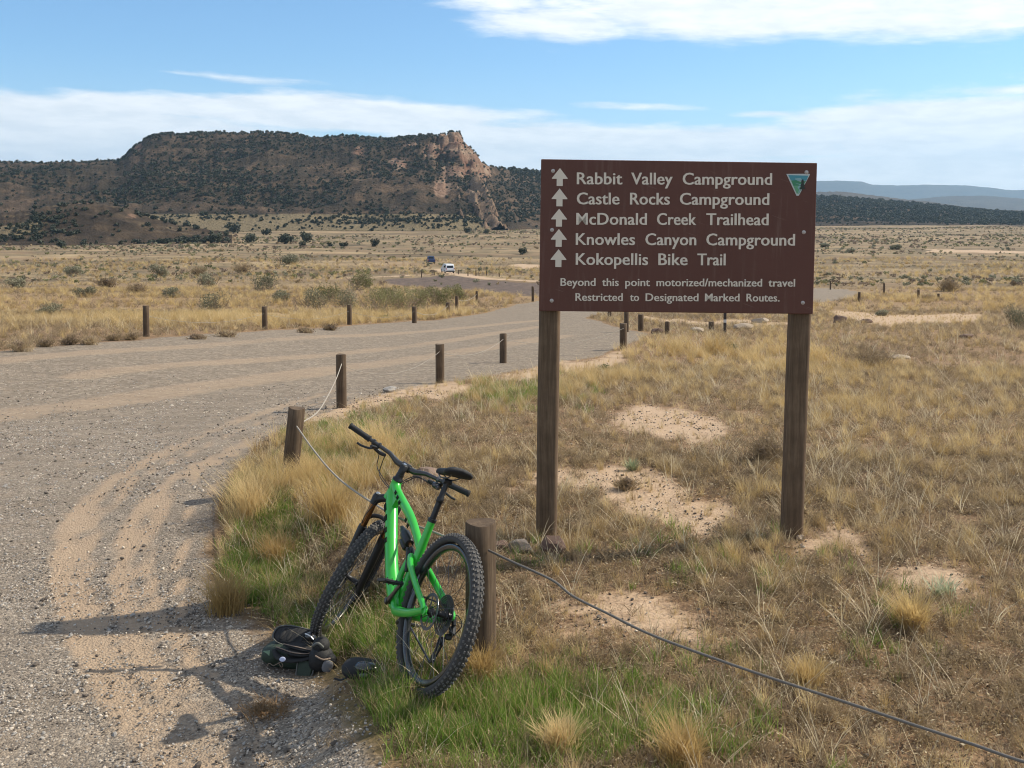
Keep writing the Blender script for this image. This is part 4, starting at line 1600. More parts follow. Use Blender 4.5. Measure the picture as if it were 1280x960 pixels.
PN = add_post(602, 652, 835, 39, 'thick short wooden post that the green bicycle leans against', XY=(-.150, 4.885))
P2 = add_post(362, 509, 598, 21, 'leaning dark wooden post in tall golden grass behind the handlebar', (R(6.5), 0))
P3 = add_post(427, 443, 510, 13, 'reddish wooden post with a pale rope sagging from it, at the sandy inner road edge')
P4 = add_post(550, 430, 479, 11, 'wooden post at the inner road edge between the reddish post and the sign\'s left leg')
P5 = add_post(629, 417, 454, 9, 'wooden post at the inner road edge just left of the sign\'s left leg')
P6 = add_post(779, 404, 437, 9, 'tallest wooden post seen under the sign panel, at the tip of the grass', (0, 0))
FARR = [(783, 386, 415, 6, 'thin wooden post right behind the tallest one under the sign'),
        (801, 393, 414, 7, 'short wooden post under the sign, beside dark rubble'),
        (762, 384, 398, 5, 'leftmost of the small wooden posts peeking out under the sign panel'),
        (834, 402, 419, 6, 'small wooden post under the middle of the sign among dry weeds'),
        (889, 402, 415, 7, 'stubby wooden post left of the thin striped marker'),
        (1038, 351, 362, 3, 'small far post at the road just right of the sign panel'),
        (1074, 365, 377, 5, 'wooden post at the end of the road stretch right of the sign'),
        (1105, 354, 367, 4, 'far wooden post, second of the row right of the sign'),
        (1148, 362, 374, 4, 'far wooden post, third of the row right of the sign'),
        (1173, 367, 374, 4, 'rightmost stubby post of the far row right of the sign')]
for (a, b_, c, w, l) in FARR:
    add_post(a, b_, c, w, l, minr=.05)
LEFT = [(183, 382, 421, 8, 'leftmost wooden post on the outer edge of the gravel road'),
        (331, 383, 412, 7, 'wooden post on the outer road edge before a round sage bush'),
        (437, 381, 406, 6, 'wooden post on the outer road edge, third from the left'),
        (518, 383, 404, 6, 'wooden post on the outer road edge just below the green willow thicket'),
        (560, 378, 394, 5, 'wooden post on the outer bend, left one of a close pair'),
        (571, 370, 387, 5, 'wooden post on the outer bend, right one of a close pair'),
        (596, 364, 378, 4, 'small wooden post at the outer bend before the dark soil'),
        (666, 358, 377, 4, 'small wooden post beside the left edge of the sign panel')]
LP = [add_post(a, b_, c, w, l, minr=.05) for (a, b_, c, w, l) in LEFT]
for i, (a, b_, c) in enumerate(((527, 339, 347), (543, 338, 344), (573, 337, 343), (585, 339, 345), (595, 337, 345), (608, 338, 345), (624, 341, 346))):
    add_post(a, b_, c, 2, ('leftmost of the tiny far posts before the white van\'s track', 'tiny far post standing second left of the white van', 'tiny far post just right below the white van', 'tiny far post, second to the right of the white van', 'tiny far post, third to the right of the white van', 'tiny far post, fourth to the right of the white van', 'rightmost tiny far post beyond the dark soil')[i], group='tiny far posts along the pale track', minr=.06)
# the post the near cable runs on to, just outside the picture
PE = add_post(1700, 830, 1200, 40, 'wooden post at the end of the near grey cable, right of the sign', XY=(2.95, 2.75))

# slim marker with a pale band
bm_ = at(906, 417)
dz = pix_dir(906, 389)
hm = CAM_Z + dz[2] * bm_[1] / dz[1] - bm_[2]
mk_root = link('trail_marker', None)
mk_root.location = bm_
tag(mk_root, 'slim dark upright marker with a pale band under the sign panel', 'trail marker')
mb = MB()
mb.box((0, 0, hm / 2 - .1), (.085, .02, hm + .2), bev=.004)
mb.build('marker_strip', simple('dark_marker', (.03, .022, .02), .6), mk_root)
mb = MB()
mb.box((0, -.0125, hm * .56), (.085, .003, hm * .14))
mb.build('pale_band', simple('pale_band', (.55, .53, .5), .5), mk_root)


def rope(name, pts, r, m, label, cat='rope', group=None):
    mb = MB()
    mb.tube(pts, r, 8)
    o = mb.build(name, m)
    tag(o, label, cat, group)
    return o


def spline(pts, n=40):
    P = np.array(pts, float)
    P = np.vstack([2 * P[0] - P[1], P, 2 * P[-1] - P[-2]])
    out = []
    segs = len(P) - 3
    for s in range(segs):
        p0, p1, p2, p3 = P[s:s + 4]
        for t in np.linspace(0, 1, max(3, n // segs), endpoint=(s == segs - 1)):
            out.append(.5 * ((2 * p1) + (-p0 + p2) * t + (2 * p0 - 5 * p1 + 4 * p2 - p3) * t * t + (-p0 + 3 * p1 - 3 * p2 + p3) * t ** 3))
    return np.array(out)


def at_depth(px, py, Y):
    d = pix_dir(px, py)
    return np.array([d[0], d[1], d[2]]) * (Y / d[1]) + [0, 0, CAM_Z]


# near cable: goes through the post and off to the right
pn = at_depth(611, 688, 4.82)
rope('cable', spline([pn, at_depth(640, 702, 4.68), at_depth(690, 725, 4.52), at_depth(716, 745, 4.45), at_depth(760, 767, 4.33), at_depth(818, 795, 4.18),
                      at_depth(930, 836, 3.92), at_depth(1070, 882, 3.64), at_depth(1200, 925, 3.42), at_depth(1330, 965, 3.22), (2.30, 3.02, .41), (2.95, 2.83, .50)], 90), .0056, M_CABLE,
     'sagging grey cable running from the bicycle\'s post to the lower right over the weeds', 'cable')
p2a = at_depth(371, 533, P2[0][1] - .08)
rope('rope', spline([p2a, at_depth(390, 560, 7.6), at_depth(415, 590, 6.9), at_depth(445, 615, 6.25), at_depth(500, 648, 5.6), at_depth(550, 668, 5.2), at_depth(596, 688, 4.86)], 50), .0062, M_ROPE,
     'pale rope sagging from the leaning post down behind the bicycle frame', 'rope')
z3 = P3[0]
rope('rope', spline([at_depth(427, 455, z3[1] - .07), at_depth(420, 474, 12.0), at_depth(408, 498, 10.8), at_depth(396, 516, 9.7), at_depth(378, 528, P2[0][1] + .05)], 40), .0062, M_ROPE,
     'pale rope drooping between the reddish post and the leaning post', 'rope')


def span(A, B, sag, r, m, label, fa=.82, fb=.82):
    a = A[0] + [0, -A[2], A[1] * fa]
    b = B[0] + [0, -B[2], B[1] * fb]
    t = np.linspace(0, 1, 24)[:, None]
    pts = a + (b - a) * t
    pts[:, 2] -= sag * 4 * (t * (1 - t))[:, 0]
    rope('rope', pts, r, m, label, 'rope')


span(P3, P4, .22, .0035, M_CABLE2, 'thin pale rope between the reddish post and the next one up the road')
span(P4, P5, .16, .0042, M_CABLE2, 'thin pale rope between the two posts left of the sign')
span(P5, P6, .2, .004, M_CABLE2, 'thin rope from the post left of the sign to the tall post under it')
span(LP[0], LP[1], .2, .0035, M_CABLE2, 'thin rope between the two leftmost posts of the outer road edge', .7, .7)
span(LP[1], LP[2], .2, .0035, M_CABLE2, 'thin rope on the outer road edge before the sage bushes', .7, .7)
span(LP[2], LP[3], .2, .004, M_CABLE2, 'thin rope on the outer road edge below the willow thicket', .7, .7)
span(LP[3], LP[4], .25, .009, M_CABLE2, 'pale rope sagging before the willow thicket at the outer bend', .75, .75)
span(LP[5], LP[6], .2, .009, M_CABLE2, 'pale rope between the bend\'s close pair of posts and the next small post', .75, .75)

# ------------------------------------------------------------------ the bicycle
M_FRAME = simple('green_paint', (.024, .40, .032), .36, 0, .12, 6, coat=.45)
M_FRAMEDK = simple('black_decal', (.012, .02, .012), .75, 0, .05, 40, spec=.1)
M_BLACK = simple('satin_black', (.014, .014, .015), .42, .2, .15, 60)
M_CARBON = simple('carbon_black', (.011, .011, .012), .30, 0, .1, 90, coat=.6)
M_RUBBER = simple('tyre_rubber', (.040, .037, .035), .80, 0, .25, 35)
M_KNOB = simple('dusty_knobs', (.105, .098, .090), .85, 0, .4, 70)
M_STEEL = simple('bright_steel', (.55, .55, .55), .3, 1.0, .15, 60)
M_DARKSTEEL = simple('dark_steel', (.10, .10, .105), .35, .9, .25, 60)
M_BRONZE = simple('bronze_stanchion', (.22, .105, .040), .22, .85, .08, 40)
M_GRIP = simple('rubber_grip', (.010, .010, .011), .75, 0, .15, 120, bmp=.002)
M_GREYPAD = simple('grey_padding', (.13, .13, .14), .8)


def build_bike():
    WB, RAD, RR = 1.198, .368, .3
    HA = R(65.5)
    a = np.array([-math.cos(HA), 0, math.sin(HA)])
    pf = np.array([math.sin(HA), 0, math.cos(HA)])
    FA = np.array([WB, 0, RAD])
    P0 = FA - .045 * pf
    dl = R(-38.5)

    def steer(v):
        v = np.atleast_2d(v) - P0
        c, s = math.cos(dl), math.sin(dl)
        v = v * c + np.cross(np.broadcast_to(a, v.shape), v) * s + np.outer(v @ a, a) * (1 - c)
        return v + P0
    root = link('mountain_bike', None)
    root.location = (-.4308, 4.5833, .004)
    root.rotation_euler = Euler((R(21.91), R(9.66), R(119.50)), 'XYZ')
    tag(root, 'bright green full suspension mountain bike leaning on a short wooden post', 'bicycle')
    BB = np.array([.44, 0, .345])
    sd = np.array([-math.cos(R(75)), 0, math.sin(R(75))])
    AX = np.array([0, 0, RAD])
    y = lambda p, v: np.array([p[0], v, p[2]])
    A3 = lambda *p: np.array(p, float)

    def part(name, mats, fn, parent=root, st=False):
        mb = MB(steer if st else None)
        fn(mb)
        return mb.build(name, mats, parent)

    # wheels
    ang = np.linspace(0, 2 * np.pi, 96, endpoint=False)

    def wheel(c, st, drive):
        w = part('wheel', M_CARBON, lambda mb: mb.lathe(c - A3(0, .0165, 0), (0, 1, 0), [(0, .308), (.0, .318), (.005, .318), (.007, .309), (.026, .309), (.028, .318), (.033, .318), (.033, .308), (.028, .291), (.0165, .286), (.005, .291)], 72, True, closed=True), root, st)

        def tyre(mb):
            prof = []
            for t in np.linspace(-2.25, 2.25, 15):
                prof.append((.0165 + .0295 * math.sin(t), .340 + .0235 * math.cos(t)))
            mb.lathe(c - A3(0, .0165, 0), (0, 1, 0), prof, 90, True, closed=True)
            nk = 84
            for k in range(nk):
                th = 2 * np.pi * k / nk
                for (t, w_, l_, h_, ph) in ((-.28, .009, .013, .0055, 0), (.28, .009, .013, .0055, .0), (-1.02, .010, .012, .006, .5), (1.02, .010, .012, .006, .5), (-.66, .007, .010, .004, .25), (.66, .007, .010, .004, .75)):
                    if abs(t) == .66 and k % 2:
                        continue
                    th2 = th + ph * 2 * np.pi / nk
                    rd = A3(math.cos(th2), 0, math.sin(th2))
                    tn = A3(-math.sin(th2), 0, math.cos(th2))
                    nrm = rd * math.cos(t) + A3(0, 1, 0) * math.sin(t)
                    tg = np.cross(nrm, tn)
                    o = c + rd * (.340 + .0245 * math.cos(t)) + A3(0, 1, 0) * .0300 * math.sin(t) + nrm * (h_ * .3)
                    M = np.stack([tn * 1.0, tg, nrm], 1)
                    mb.box(o, (l_, w_, h_), M, mat=1, taper=.8)
        part('tyre', [M_RUBBER, M_KNOB], tyre, w, st)

        def hub(mb):
            mb.lathe(c - A3(0, .055, 0), (0, 1, 0), [(0, .012), (.010, .014), (.014, .028), (.020, .028), (.026, .014), (.084, .014), (.090, .026), (.096, .026), (.100, .013), (.112, .012)], 16, True)
        part('hub', M_BLACK, hub, w, st)
        # spokes
        for k in range(28):
            th = 2 * np.pi * k / 28
            side = 1 if k % 2 else -1
            h = th + (.55 if (k // 2) % 2 else -.55)
            p = c + A3(.027 * math.cos(h), side * .036, .027 * math.sin(h))
            q = c + A3(.293 * math.cos(th), side * .004, .293 * math.sin(th))
            part('spoke', M_DARKSTEEL, lambda mb: mb.tube([p, q], .0013, 4), w, st)

        def rotor(mb):
            yy = .047
            mb.lathe(c + A3(0, yy - .001, 0), (0, 1, 0), [(0, .070), (0, .084), (.002, .084), (.002, .070)], 36, False, closed=True)
            for k in range(6):
                t1, t2 = k * np.pi / 3, k * np.pi / 3 + .5
                mb.tube([c + A3(.020 * math.cos(t1), yy, .020 * math.sin(t1)), c + A3(.078 * math.cos(t2), yy, .078 * math.sin(t2))], .0025, 5)
        part('brake_rotor', M_DARKSTEEL, rotor, w, st)
        return w
    wheel(AX, False, True)
    wheel(FA, True, False)

    # front triangle
    HB, HT = P0 + a * .535, P0 + a * .648
    J = BB + sd * .275

    def frame(mb):
        mb.tube([HB, HB + a * .02, (HB + HT) / 2, HT - a * .02, HT], [.033, .030, .027, .029, .031], 18)
        mb.tube(spline([HB + a * .035 + A3(-.01, 0, 0), P0 + a * .50 + A3(-.10, 0, -.035), A3(.72, 0, .585), A3(.60, 0, .440), A3(.50, 0, .350), BB + A3(.02, 0, -.01)], 30),
                np.interp(np.linspace(0, 1, 30), [0, .15, .5, .85, 1], [.034, .037, .037, .040, .036]), 16, flat=.92, up=(0, 1, 0))
        mb.tube(spline([HT - a * .030 + A3(-.01, 0, 0), HT - a * .050 + A3(-.07, 0, -.020), A3(.60, 0, .770), A3(.46, 0, .686), J + A3(-.005, 0, .0)], 26),
                np.interp(np.linspace(0, 1, 26), [0, .2, .7, 1], [.030, .027, .023, .021]), 14, flat=.9, up=(0, 1, 0))
        # gusset web where the two tubes meet
        mb.prism([(HT[0] - .02, HT[2] - .045), (HB[0] - .01, HB[2] + .025), (P0[0] + a[0] * .52 - .10, .77), (.80, .835)], -.016, .016, np.array([[1, 0, 0], [0, 0, 1], [0, 1, 0]], float))
        mb.tube([BB + sd * .0, BB + sd * .2, J, BB + sd * .38, BB + sd * .44], [.028, .025, .023, .020, .020], 16)
        mb.tube([BB + A3(0, -.043, 0), BB + A3(0, .043, 0)], .027, 18)
        # tunnel for the lower linkage
        mb.tube(spline([BB + A3(.03, 0, .0), BB + A3(-.01, 0, .055), BB + sd * .12], 8), .030, 12)
    part('frame', M_FRAME, frame)
    # dark decals on tube sides
    Mxz = np.array([[1, 0, 0], [0, 0, 1], [0, 1, 0]], float)
    for sgn in (1, -1):
        for (p, q, w_) in ((A3(.885, 0, .800), A3(.855, 0, .765), .022), (A3(.835, 0, .742), A3(.815, 0, .715), .024), (A3(.79, 0, .680), A3(.772, 0, .655), .022), (A3(.752, 0, .63), A3(.735, 0, .607), .022)):
            d = (q - p) / np.linalg.norm(q - p)
            part('decal', M_FRAMEDK, lambda mb: mb.box((p + q) / 2 + A3(0, sgn * .0335, 0), (np.linalg.norm(q - p), .006, w_), np.stack([d, A3(0, 1, 0), np.cross(d, A3(0, 1, 0))], 1)))
    for s_ in (.17, .25, .33, .60, .68):
        c = HT - a * .03 + (J - (HT - a * .03)) * s_ + A3(0, 0, .012)
        part('decal', M_FRAMEDK, lambda mb: mb.box(c + A3(0, .0255, -.002), (.022, .004, .018), np.array([[.86, 0, -.5], [0, 1, 0], [.5, 0, .86]])))

    # swing arm: both sides
    def swing(mb):
        apex = A3(.415, 0, .572)
        mb.tube([apex + A3(0, -.03, 0), apex + A3(0, .03, 0)], .016, 12)
        for s in (1, -1):
            ax_ = A3(.0, s * .077, RAD)
            mb.tube(spline([apex + A3(-.01, s * .024, .0), A3(.33, s * .048, .535), A3(.18, s * .064, .460), A3(.03, s * .074, .388), ax_], 20), np.interp(np.linspace(0, 1, 20), [0, .4, 1], [.018, .014, .0135]), 10, flat=1.35, up=(0, 0, 1))
            mb.tube(spline([apex + A3(.0, s * .026, -.01), A3(.43, s * .040, .47), A3(.415, s * .043, .38), A3(.385, s * .046, .325)], 14), .0155, 10)
            mb.tube(spline([A3(.415, s * .042, .36), A3(.37, s * .046, .318), A3(.28, s * .058, .318), A3(.14, s * .070, .335), ax_], 22), np.interp(np.linspace(0, 1, 22), [0, .3, 1], [.020, .022, .014]), 10, flat=1.2, up=(0, 0, 1))
            mb.lathe(ax_ - A3(0, s * .008, 0), (0, s, 0), [(0, .022), (.010, .022), (.012, .012)], 14, False)
        mb.tube([A3(.375, -.05, .322), A3(.375, .05, .322)], .015, 10)
    part('swing_arm', M_FRAME, swing)

    def rocker(mb):
        mb.tube([A3(.415, 0, .572), A3(.458, 0, .606)], .013, 10)
        for s in (1, -1):
            mb.tube([A3(.395, s * .030, .500), A3(.415, s * .030, .560), A3(.452, s * .026, .604)], [.011, .013, .011], 8)
            mb.lathe(A3(.452, s * .024, .604), (0, s, 0), [(0, .011), (.012, .011), (.014, .006)], 10, False)
    part('rocker_link', M_BLACK, rocker)

    def shock(mb):
        u = (A3(.665, 0, .705) - A3(.458, 0, .606))
        u /= np.linalg.norm(u)
        s0 = A3(.458, 0, .606)
        mb.lathe(s0, u, [(0, .010), (.02, .010), (.022, .008), (.07, .008)], 14, True)
        mb.lathe(s0 + u * .06, u, [(0, .022), (.012, .027), (.095, .027), (.11, .020), (.13, .018), (.165, .010)], 18, True)
        mb.lathe(s0 + u * .10 + A3(-.012, .004, -.044), u, [(0, .010), (.005, .0165), (.075, .0165), (.085, .008)], 14, True)
        mb.tube([s0 + u * .16 + A3(0, 0, -.01), s0 + u * .15 + A3(-.01, .002, -.04)], .009, 8)
    sh = part('rear_shock', M_BLACK, shock)
    part('shock_ring', M_BRONZE, lambda mb: mb.lathe(A3(.458, 0, .606) + A3(.9, 0, .43) * .024, (.9, 0, .43), [(0, .0092), (.036, .0092)], 14, True), sh)

    # fork
    CR = P0 + a * .50

    def crown(mb):
        mb.tube(spline([CR + A3(0, .067, 0) - a * .012, CR + A3(0, .035, 0) + a * .016, CR + a * .030, CR + A3(0, -.035, 0) + a * .016, CR + A3(0, -.067, 0) - a * .012], 16), [.0225], 12, flat=1.0)
        for s in (1, -1):
            mb.lathe(CR + A3(0, s * .067, 0) - a * .035, a, [(0, .0225), (.045, .0225), (.05, .020), (.058, .018), (.062, .010)], 18, True)
    fk = part('fork', M_BLACK, crown, root, True)
    for s in (1, -1):
        off = A3(0, s * .067, 0)
        part('stanchion', M_BRONZE, lambda mb: mb.tube([P0 + off + a * .30, P0 + off + a * .470], .0178, 18), fk, True)
        part('cap', M_STEEL, lambda mb: mb.lathe(CR + off + a * .026, a, [(0, .012), (.006, .012), (.008, .006)], 12, False), fk, True)

    def lowers(mb):
        for s in (1, -1):
            off = A3(0, s * .067, 0)
            mb.tube([P0 + off + a * .325, P0 + off + a * .31, P0 + off + a * .20, P0 + off + a * .06, P0 + off + a * -.03 + pf * .012], [.0235, .0245, .0225, .021, .016], 16)
            mb.tube([P0 + off + pf * .0 - a * .01, FA + A3(0, s * .060, 0)], [.018, .017], 10)
            mb.lathe(FA + A3(0, s * .050, 0), (0, s, 0), [(0, .018), (.024, .018), (.027, .010)], 14, False)
        mb.tube(spline([P0 + A3(0, .067, 0) + a * .315 - pf * .0, P0 + A3(0, .062, 0) + a * .375 + pf * .035, P0 + a * .400 + pf * .045, P0 + A3(0, -.062, 0) + a * .375 + pf * .035, P0 + A3(0, -.067, 0) + a * .315], 22), .0115, 10)
    lw = part('fork_lowers', M_BLACK, lowers, fk, True)
    part('brake_caliper', M_DARKSTEEL, lambda mb: mb.box(P0 + A3(0, .050, 0) + a * .115 - pf * .035, (.055, .030, .035), np.stack([a, A3(0, 1, 0), pf], 1), bev=.006), fk, True)

    # cockpit
    CL = P0 + a * .72 + pf * .045
    part('headset', M_BLACK, lambda mb: mb.lathe(HT, a, [(0, .030), (.010, .030), (.014, .022), (.036, .0215), (.040, .021)], 18, True))

    def stem(mb):
        mb.lathe(P0 + a * .685, a, [(0, .0195), (.058, .0195), (.060, .015), (.062, .006)], 16, True)
        mb.tube([P0 + a * .715, CL], [.021, .021], 12)
        mb.tube([CL + A3(0, -.027, 0), CL + A3(0, .027, 0)], .0235, 16)
    part('stem', M_BLACK, stem, root, True)
    part('stem_bolt', M_STEEL, lambda mb: mb.lathe(P0 + a * .746, a, [(0, .009), (.004, .009)], 12, False), root, True)

    def barpt(s, t):
        """point along one half of the bar, t in metres from the centre"""
        yv = t
        rise = .022 * float(sstep(t, .05, .12)) + .02 * max(0, (t - .1)) / .29
        back = -.045 * max(0, t - .06) / .33
        return CL + A3(back, s * yv, rise)
    ts = [0, .03, .06, .09, .12, .17, .24, .32, .388]
    part('handlebar', M_CARBON, lambda mb: mb.tube([barpt(-1, t) for t in ts[::-1]] + [barpt(1, t) for t in ts[1:]], [.011, .011, .011, .011, .012, .014, .0165, .0172, .0175, .0172, .0165, .014, .012, .011, .011, .011, .011], 12), root, True)
    for s in (1, -1):
        part('grip', M_GRIP, lambda mb: mb.lathe(barpt(s, .252), barpt(s, .39) - barpt(s, .252), [(0, .0185), (.006, .0185), (.008, .0158), (.02, .0165), (.05, .0155), (.08, .0165), (.11, .0158), (.128, .0163), (.130, .0185), (.138, .0175), (.140, .010)], 16, True), root, True)

        def lever(mb):
            b = barpt(s, .225)
            mb.lathe(b - A3(0, s * .006, 0), (0, s, 0), [(0, .0165), (.014, .0165)], 12, False)
            mb.tube(spline([b + A3(.014, 0, -.008), b + A3(.030, -s * .012, -.022), b + A3(.045, -s * .055, -.030), b + A3(.040, -s * .085, -.028)], 10), [.008, .011, .0125, .012, .009], 10)
            mb.tube(spline([b + A3(.034, -s * .012, -.022), b + A3(.058, s * .020, -.036), b + A3(.056, s * .070, -.046), b + A3(.062, s * .098, -.044)], 12), .0052, 8, flat=1.3)
        part('brake_lever', M_BLACK, lever, root, True)
    part('dropper_lever', M_BLACK, lambda mb: (mb.lathe(barpt(1, .19) - A3(0, .006, 0), (0, 1, 0), [(0, .017), (.012, .017)], 12, False), mb.tube([barpt(1, .19) + A3(-.004, 0, -.016), barpt(1, .215) + A3(-.045, 0, -.030)], [.007, .010], 8)), root, True)

    def shifter(mb):
        b = barpt(-1, .195)
        mb.lathe(b + A3(0, -.006, 0), (0, 1, 0), [(0, .017), (.012, .017)], 12, False)
        mb.box(b + A3(.012, -.006, -.036), (.050, .045, .030), bev=.008)
        mb.tube([b + A3(-.01, -.01, -.040), b + A3(-.038, -.035, -.046)], [.007, .009], 8)
    part('shifter', M_DARKSTEEL, shifter, root, True)
    hs1 = lambda v: steer(v)[0]
    cab = [(barpt(1, .145) + A3(.045, 0, -.028), .10), (barpt(1, .18) + A3(.02, 0, -.022), .14), (barpt(-1, .145) + A3(.045, 0, -.028), .06), (barpt(-1, .17) + A3(.02, 0, -.04), .12)]
    for i, (p, bulge) in enumerate(cab):
        p = hs1(p)
        e = HB + a * (.055 + .008 * i) + A3(-.005, (.028 if i < 2 else -.028), 0)
        mid = (p + e) / 2 + A3(.075 + .2 * bulge, 0, -.02 + .02 * i)
        part('cable', M_BLACK, lambda mb: mb.tube(spline([p, p + (mid - p) * .6 + A3(.01, 0, .02), mid, e + A3(.035, 0, .01), e], 22), .0026, 6))
    p = hs1(P0 + A3(0, .075, 0) + a * .31)
    part('brake_hose', M_BLACK, lambda mb: mb.tube(spline([p, hs1(P0 + A3(0, .070, 0) + a * .40 - pf * .04), HB + A3(.02, .04, -.005)], 14), .0026, 6))

    # seat
    part('seat_collar', M_BLACK, lambda mb: mb.lathe(BB + sd * .432, sd, [(0, .0225), (.016, .0225)], 16, False))

    def post_(mb):
        mb.tube([BB + sd * .43, BB + sd * .535], .0158, 14)
        mb.lathe(BB + sd * .535, sd, [(0, .0158), (.002, .019), (.022, .019), (.026, .0150), (.118, .0135)], 14, True)
        mb.lathe(BB + sd * .645 + A3(0, -.022, 0), (0, 1, 0), [(0, .014), (.044, .014)], 12, False)
    part('seat_post', M_BLACK, post_)
    ST = BB + sd * .662
    def rails(mb):
        for s in (1, -1):
            mb.tube(spline([ST + A3(.115, s * .012, .028), ST + A3(.05, s * .022, .0), ST + A3(-.04, s * .022, .0), ST + A3(-.11, s * .035, .028)], 14), .0035, 6)
    sad = None

    def saddle(mb):
        xs = np.linspace(-.135, .140, 17)
        V = []
        for x in xs:
            t = (x + .135) / .275
            w = np.interp(t, [0, .06, .15, .3, .5, .75, .95, 1], [.050, .072, .078, .064, .038, .025, .020, .010])
            zt = np.interp(t, [0, .1, .35, .6, .9, 1], [.052, .058, .050, .050, .048, .038])
            th = np.interp(t, [0, .1, .5, .9, 1], [.016, .040, .036, .034, .016])
            ring = []
            for ph in np.linspace(0, 2 * np.pi, 16, endpoint=False):
                cy, cz = math.cos(ph), math.sin(ph)
                ring.append((ST[0] + x, w * np.sign(cy) * abs(cy) ** .8, ST[2] + zt - th / 2 + th / 2 * np.sign(cz) * abs(cz) ** .7 - .10 * w * abs(cy) ** 2 * 1.6))
            V.append(ring)
        n = 16
        V = np.array(V).reshape(-1, 3)
        f = [(i * n + j, i * n + (j + 1) % n, (i + 1) * n + (j + 1) % n, (i + 1) * n + j) for i in range(len(xs) - 1) for j in range(n)]
        mb.add(V, f + [tuple(range(n - 1, -1, -1)), tuple(range(len(V) - n, len(V)))], True)
    sad = part('saddle', M_GRIP, saddle)
    part('saddle_rails', M_DARKSTEEL, rails, sad)

    # drive train
    def chainring(mb):
        c = BB + A3(0, -.052, 0)
        mb.lathe(c - A3(0, .002, 0), (0, 1, 0), [(0, .050), (0, .062), (.004, .062), (.004, .050)], 32, False, closed=True)
        for k in range(32):
            th = 2 * np.pi * k / 32
            mb.box(c + A3(.0645 * math.cos(th), 0, .0645 * math.sin(th)), (.006, .003, .005), np.array([[math.cos(th), 0, -math.sin(th)], [0, 1, 0], [math.sin(th), 0, math.cos(th)]]))
        for k in range(4):
            th = np.pi / 2 * k + .4
            mb.tube([c, c + A3(.054 * math.cos(th), 0, .054 * math.sin(th))], .006, 6)
    cs = part('crankset', M_BLACK, chainring)
    cd_ = A3(-.143, 0, .096) / math.hypot(.143, .096)
    for s in (1, -1):
        d = cd_ * s
        b = BB + A3(0, s * .068, 0)
        e = b + d * .172 + A3(0, s * .018, 0)
        part('crank_arm', M_CARBON, lambda mb: (mb.tube([b - d * .012, b + d * .03, b + d * .12 + A3(0, s * .012, 0), e + d * .012], [.016, .0155, .012, .013], 12, flat=.7, up=(0, 1, 0)), mb.lathe(b - A3(0, s * .02, 0), (0, s, 0), [(0, .014), (.032, .014), (.034, .008)], 12, False)), cs)

        def pedal(mb):
            M = Matrix.Rotation(R(8), 3, 'Y')
            M = np.array(M)
            mb.tube([e, e + A3(0, s * .105, 0)], .006, 8)
            for dx in (-.045, .045):
                mb.box(e + M @ A3(dx, s * .06, 0), (.012, .095, .014), M, bev=.003)
            for dy in (.016, .052, .088, .104):
                mb.box(e + M @ A3(0, s * dy, 0), (.085, .007, .013), M)
            for dx in (-.042, .042):
                for dy in (.02, .045, .07, .095):
                    for sz_ in (1, -1):
                        mb.box(e + M @ A3(dx, s * dy, sz_ * .009), (.004, .004, .007), M)
        part('pedal', M_BLACK, pedal)

    def cassette(mb):
        for k in range(10):
            rr_ = .022 + .0078 * k
            mb.lathe(A3(0, -.030 - .0038 * (9 - k) * 1.0, RAD), (0, 1, 0), [(0, rr_ - .008), (0, rr_), (.0017, rr_), (.0017, rr_ - .008)], 22, False, closed=True)
        mb.lathe(A3(0, -.068, RAD), (0, 1, 0), [(0, .016), (.040, .018)], 14, True)
    part('cassette', M_DARKSTEEL, cassette)
    G1, G2 = A3(.012, -.062, RAD - .085), A3(-.030, -.062, RAD - .170)
    G1 = A3(.014, -.062, RAD - .115)
    G2 = A3(.060, -.062, RAD - .200)

    def derail(mb):
        mb.tube([A3(-.004, -.080, RAD), A3(-.018, -.084, RAD - .035)], [.012, .011], 8)
        mb.box(A3(-.006, -.090, RAD - .060), (.034, .026, .045), np.array(Matrix.Rotation(R(25), 3, 'Y')), bev=.006)
        mb.box(A3(.006, -.084, RAD - .090), (.030, .030, .028), bev=.006)
        for yy in (-.070, -.054):
            mb.tube([G1 + A3(0, yy + .062, 0), G2 + A3(0, yy + .062, 0)], [.011, .010], 8, flat=.2, up=(0, 1, 0))
        for g_ in (G1, G2):
            mb.lathe(g_ - A3(0, .004, 0), (0, 1, 0), [(0, .020), (.008, .020)], 14, False)
    part('derailleur', M_BLACK, derail)
    part('derailleur_cable', M_BLACK, lambda mb: mb.tube(spline([A3(.10, -.075, RAD - .04), A3(.02, -.10, RAD + .01), A3(-.055, -.105, RAD - .02), A3(-.03, -.095, RAD - .07)], 16), .0025, 6))

    def chain(mb):
        c, rC = BB + A3(0, -.052, 0), .064
        pts = [A3(.0, -.052, RAD + .040)]
        for th in np.linspace(np.pi / 2 + .05, -np.pi / 2 - .1, 12):
            pts.append(c + A3(rC * math.cos(th), 0, rC * math.sin(th)))
        pts.append(G2 + A3(.0, .01, -.020))
        pts.append(G2 + A3(-.020, .01, 0))
        pts.append(G1 + A3(.018, .01, .0))
        pts.append(A3(.0, -.052, RAD - .040))
        for th in np.linspace(-np.pi / 2 - .4, -3 * np.pi / 2 + .3, 7):
            pts.append(A3(.040 * math.cos(th), -.052, RAD + .040 * math.sin(th)))
        P = np.array(pts)
        mb.tube(P, .0032, 6, closed=True)
        # links as short plates along the run
        seg = np.roll(P, -1, 0) - P
        L = np.linalg.norm(seg, axis=1)
        cum = np.r_[0, np.cumsum(L)]
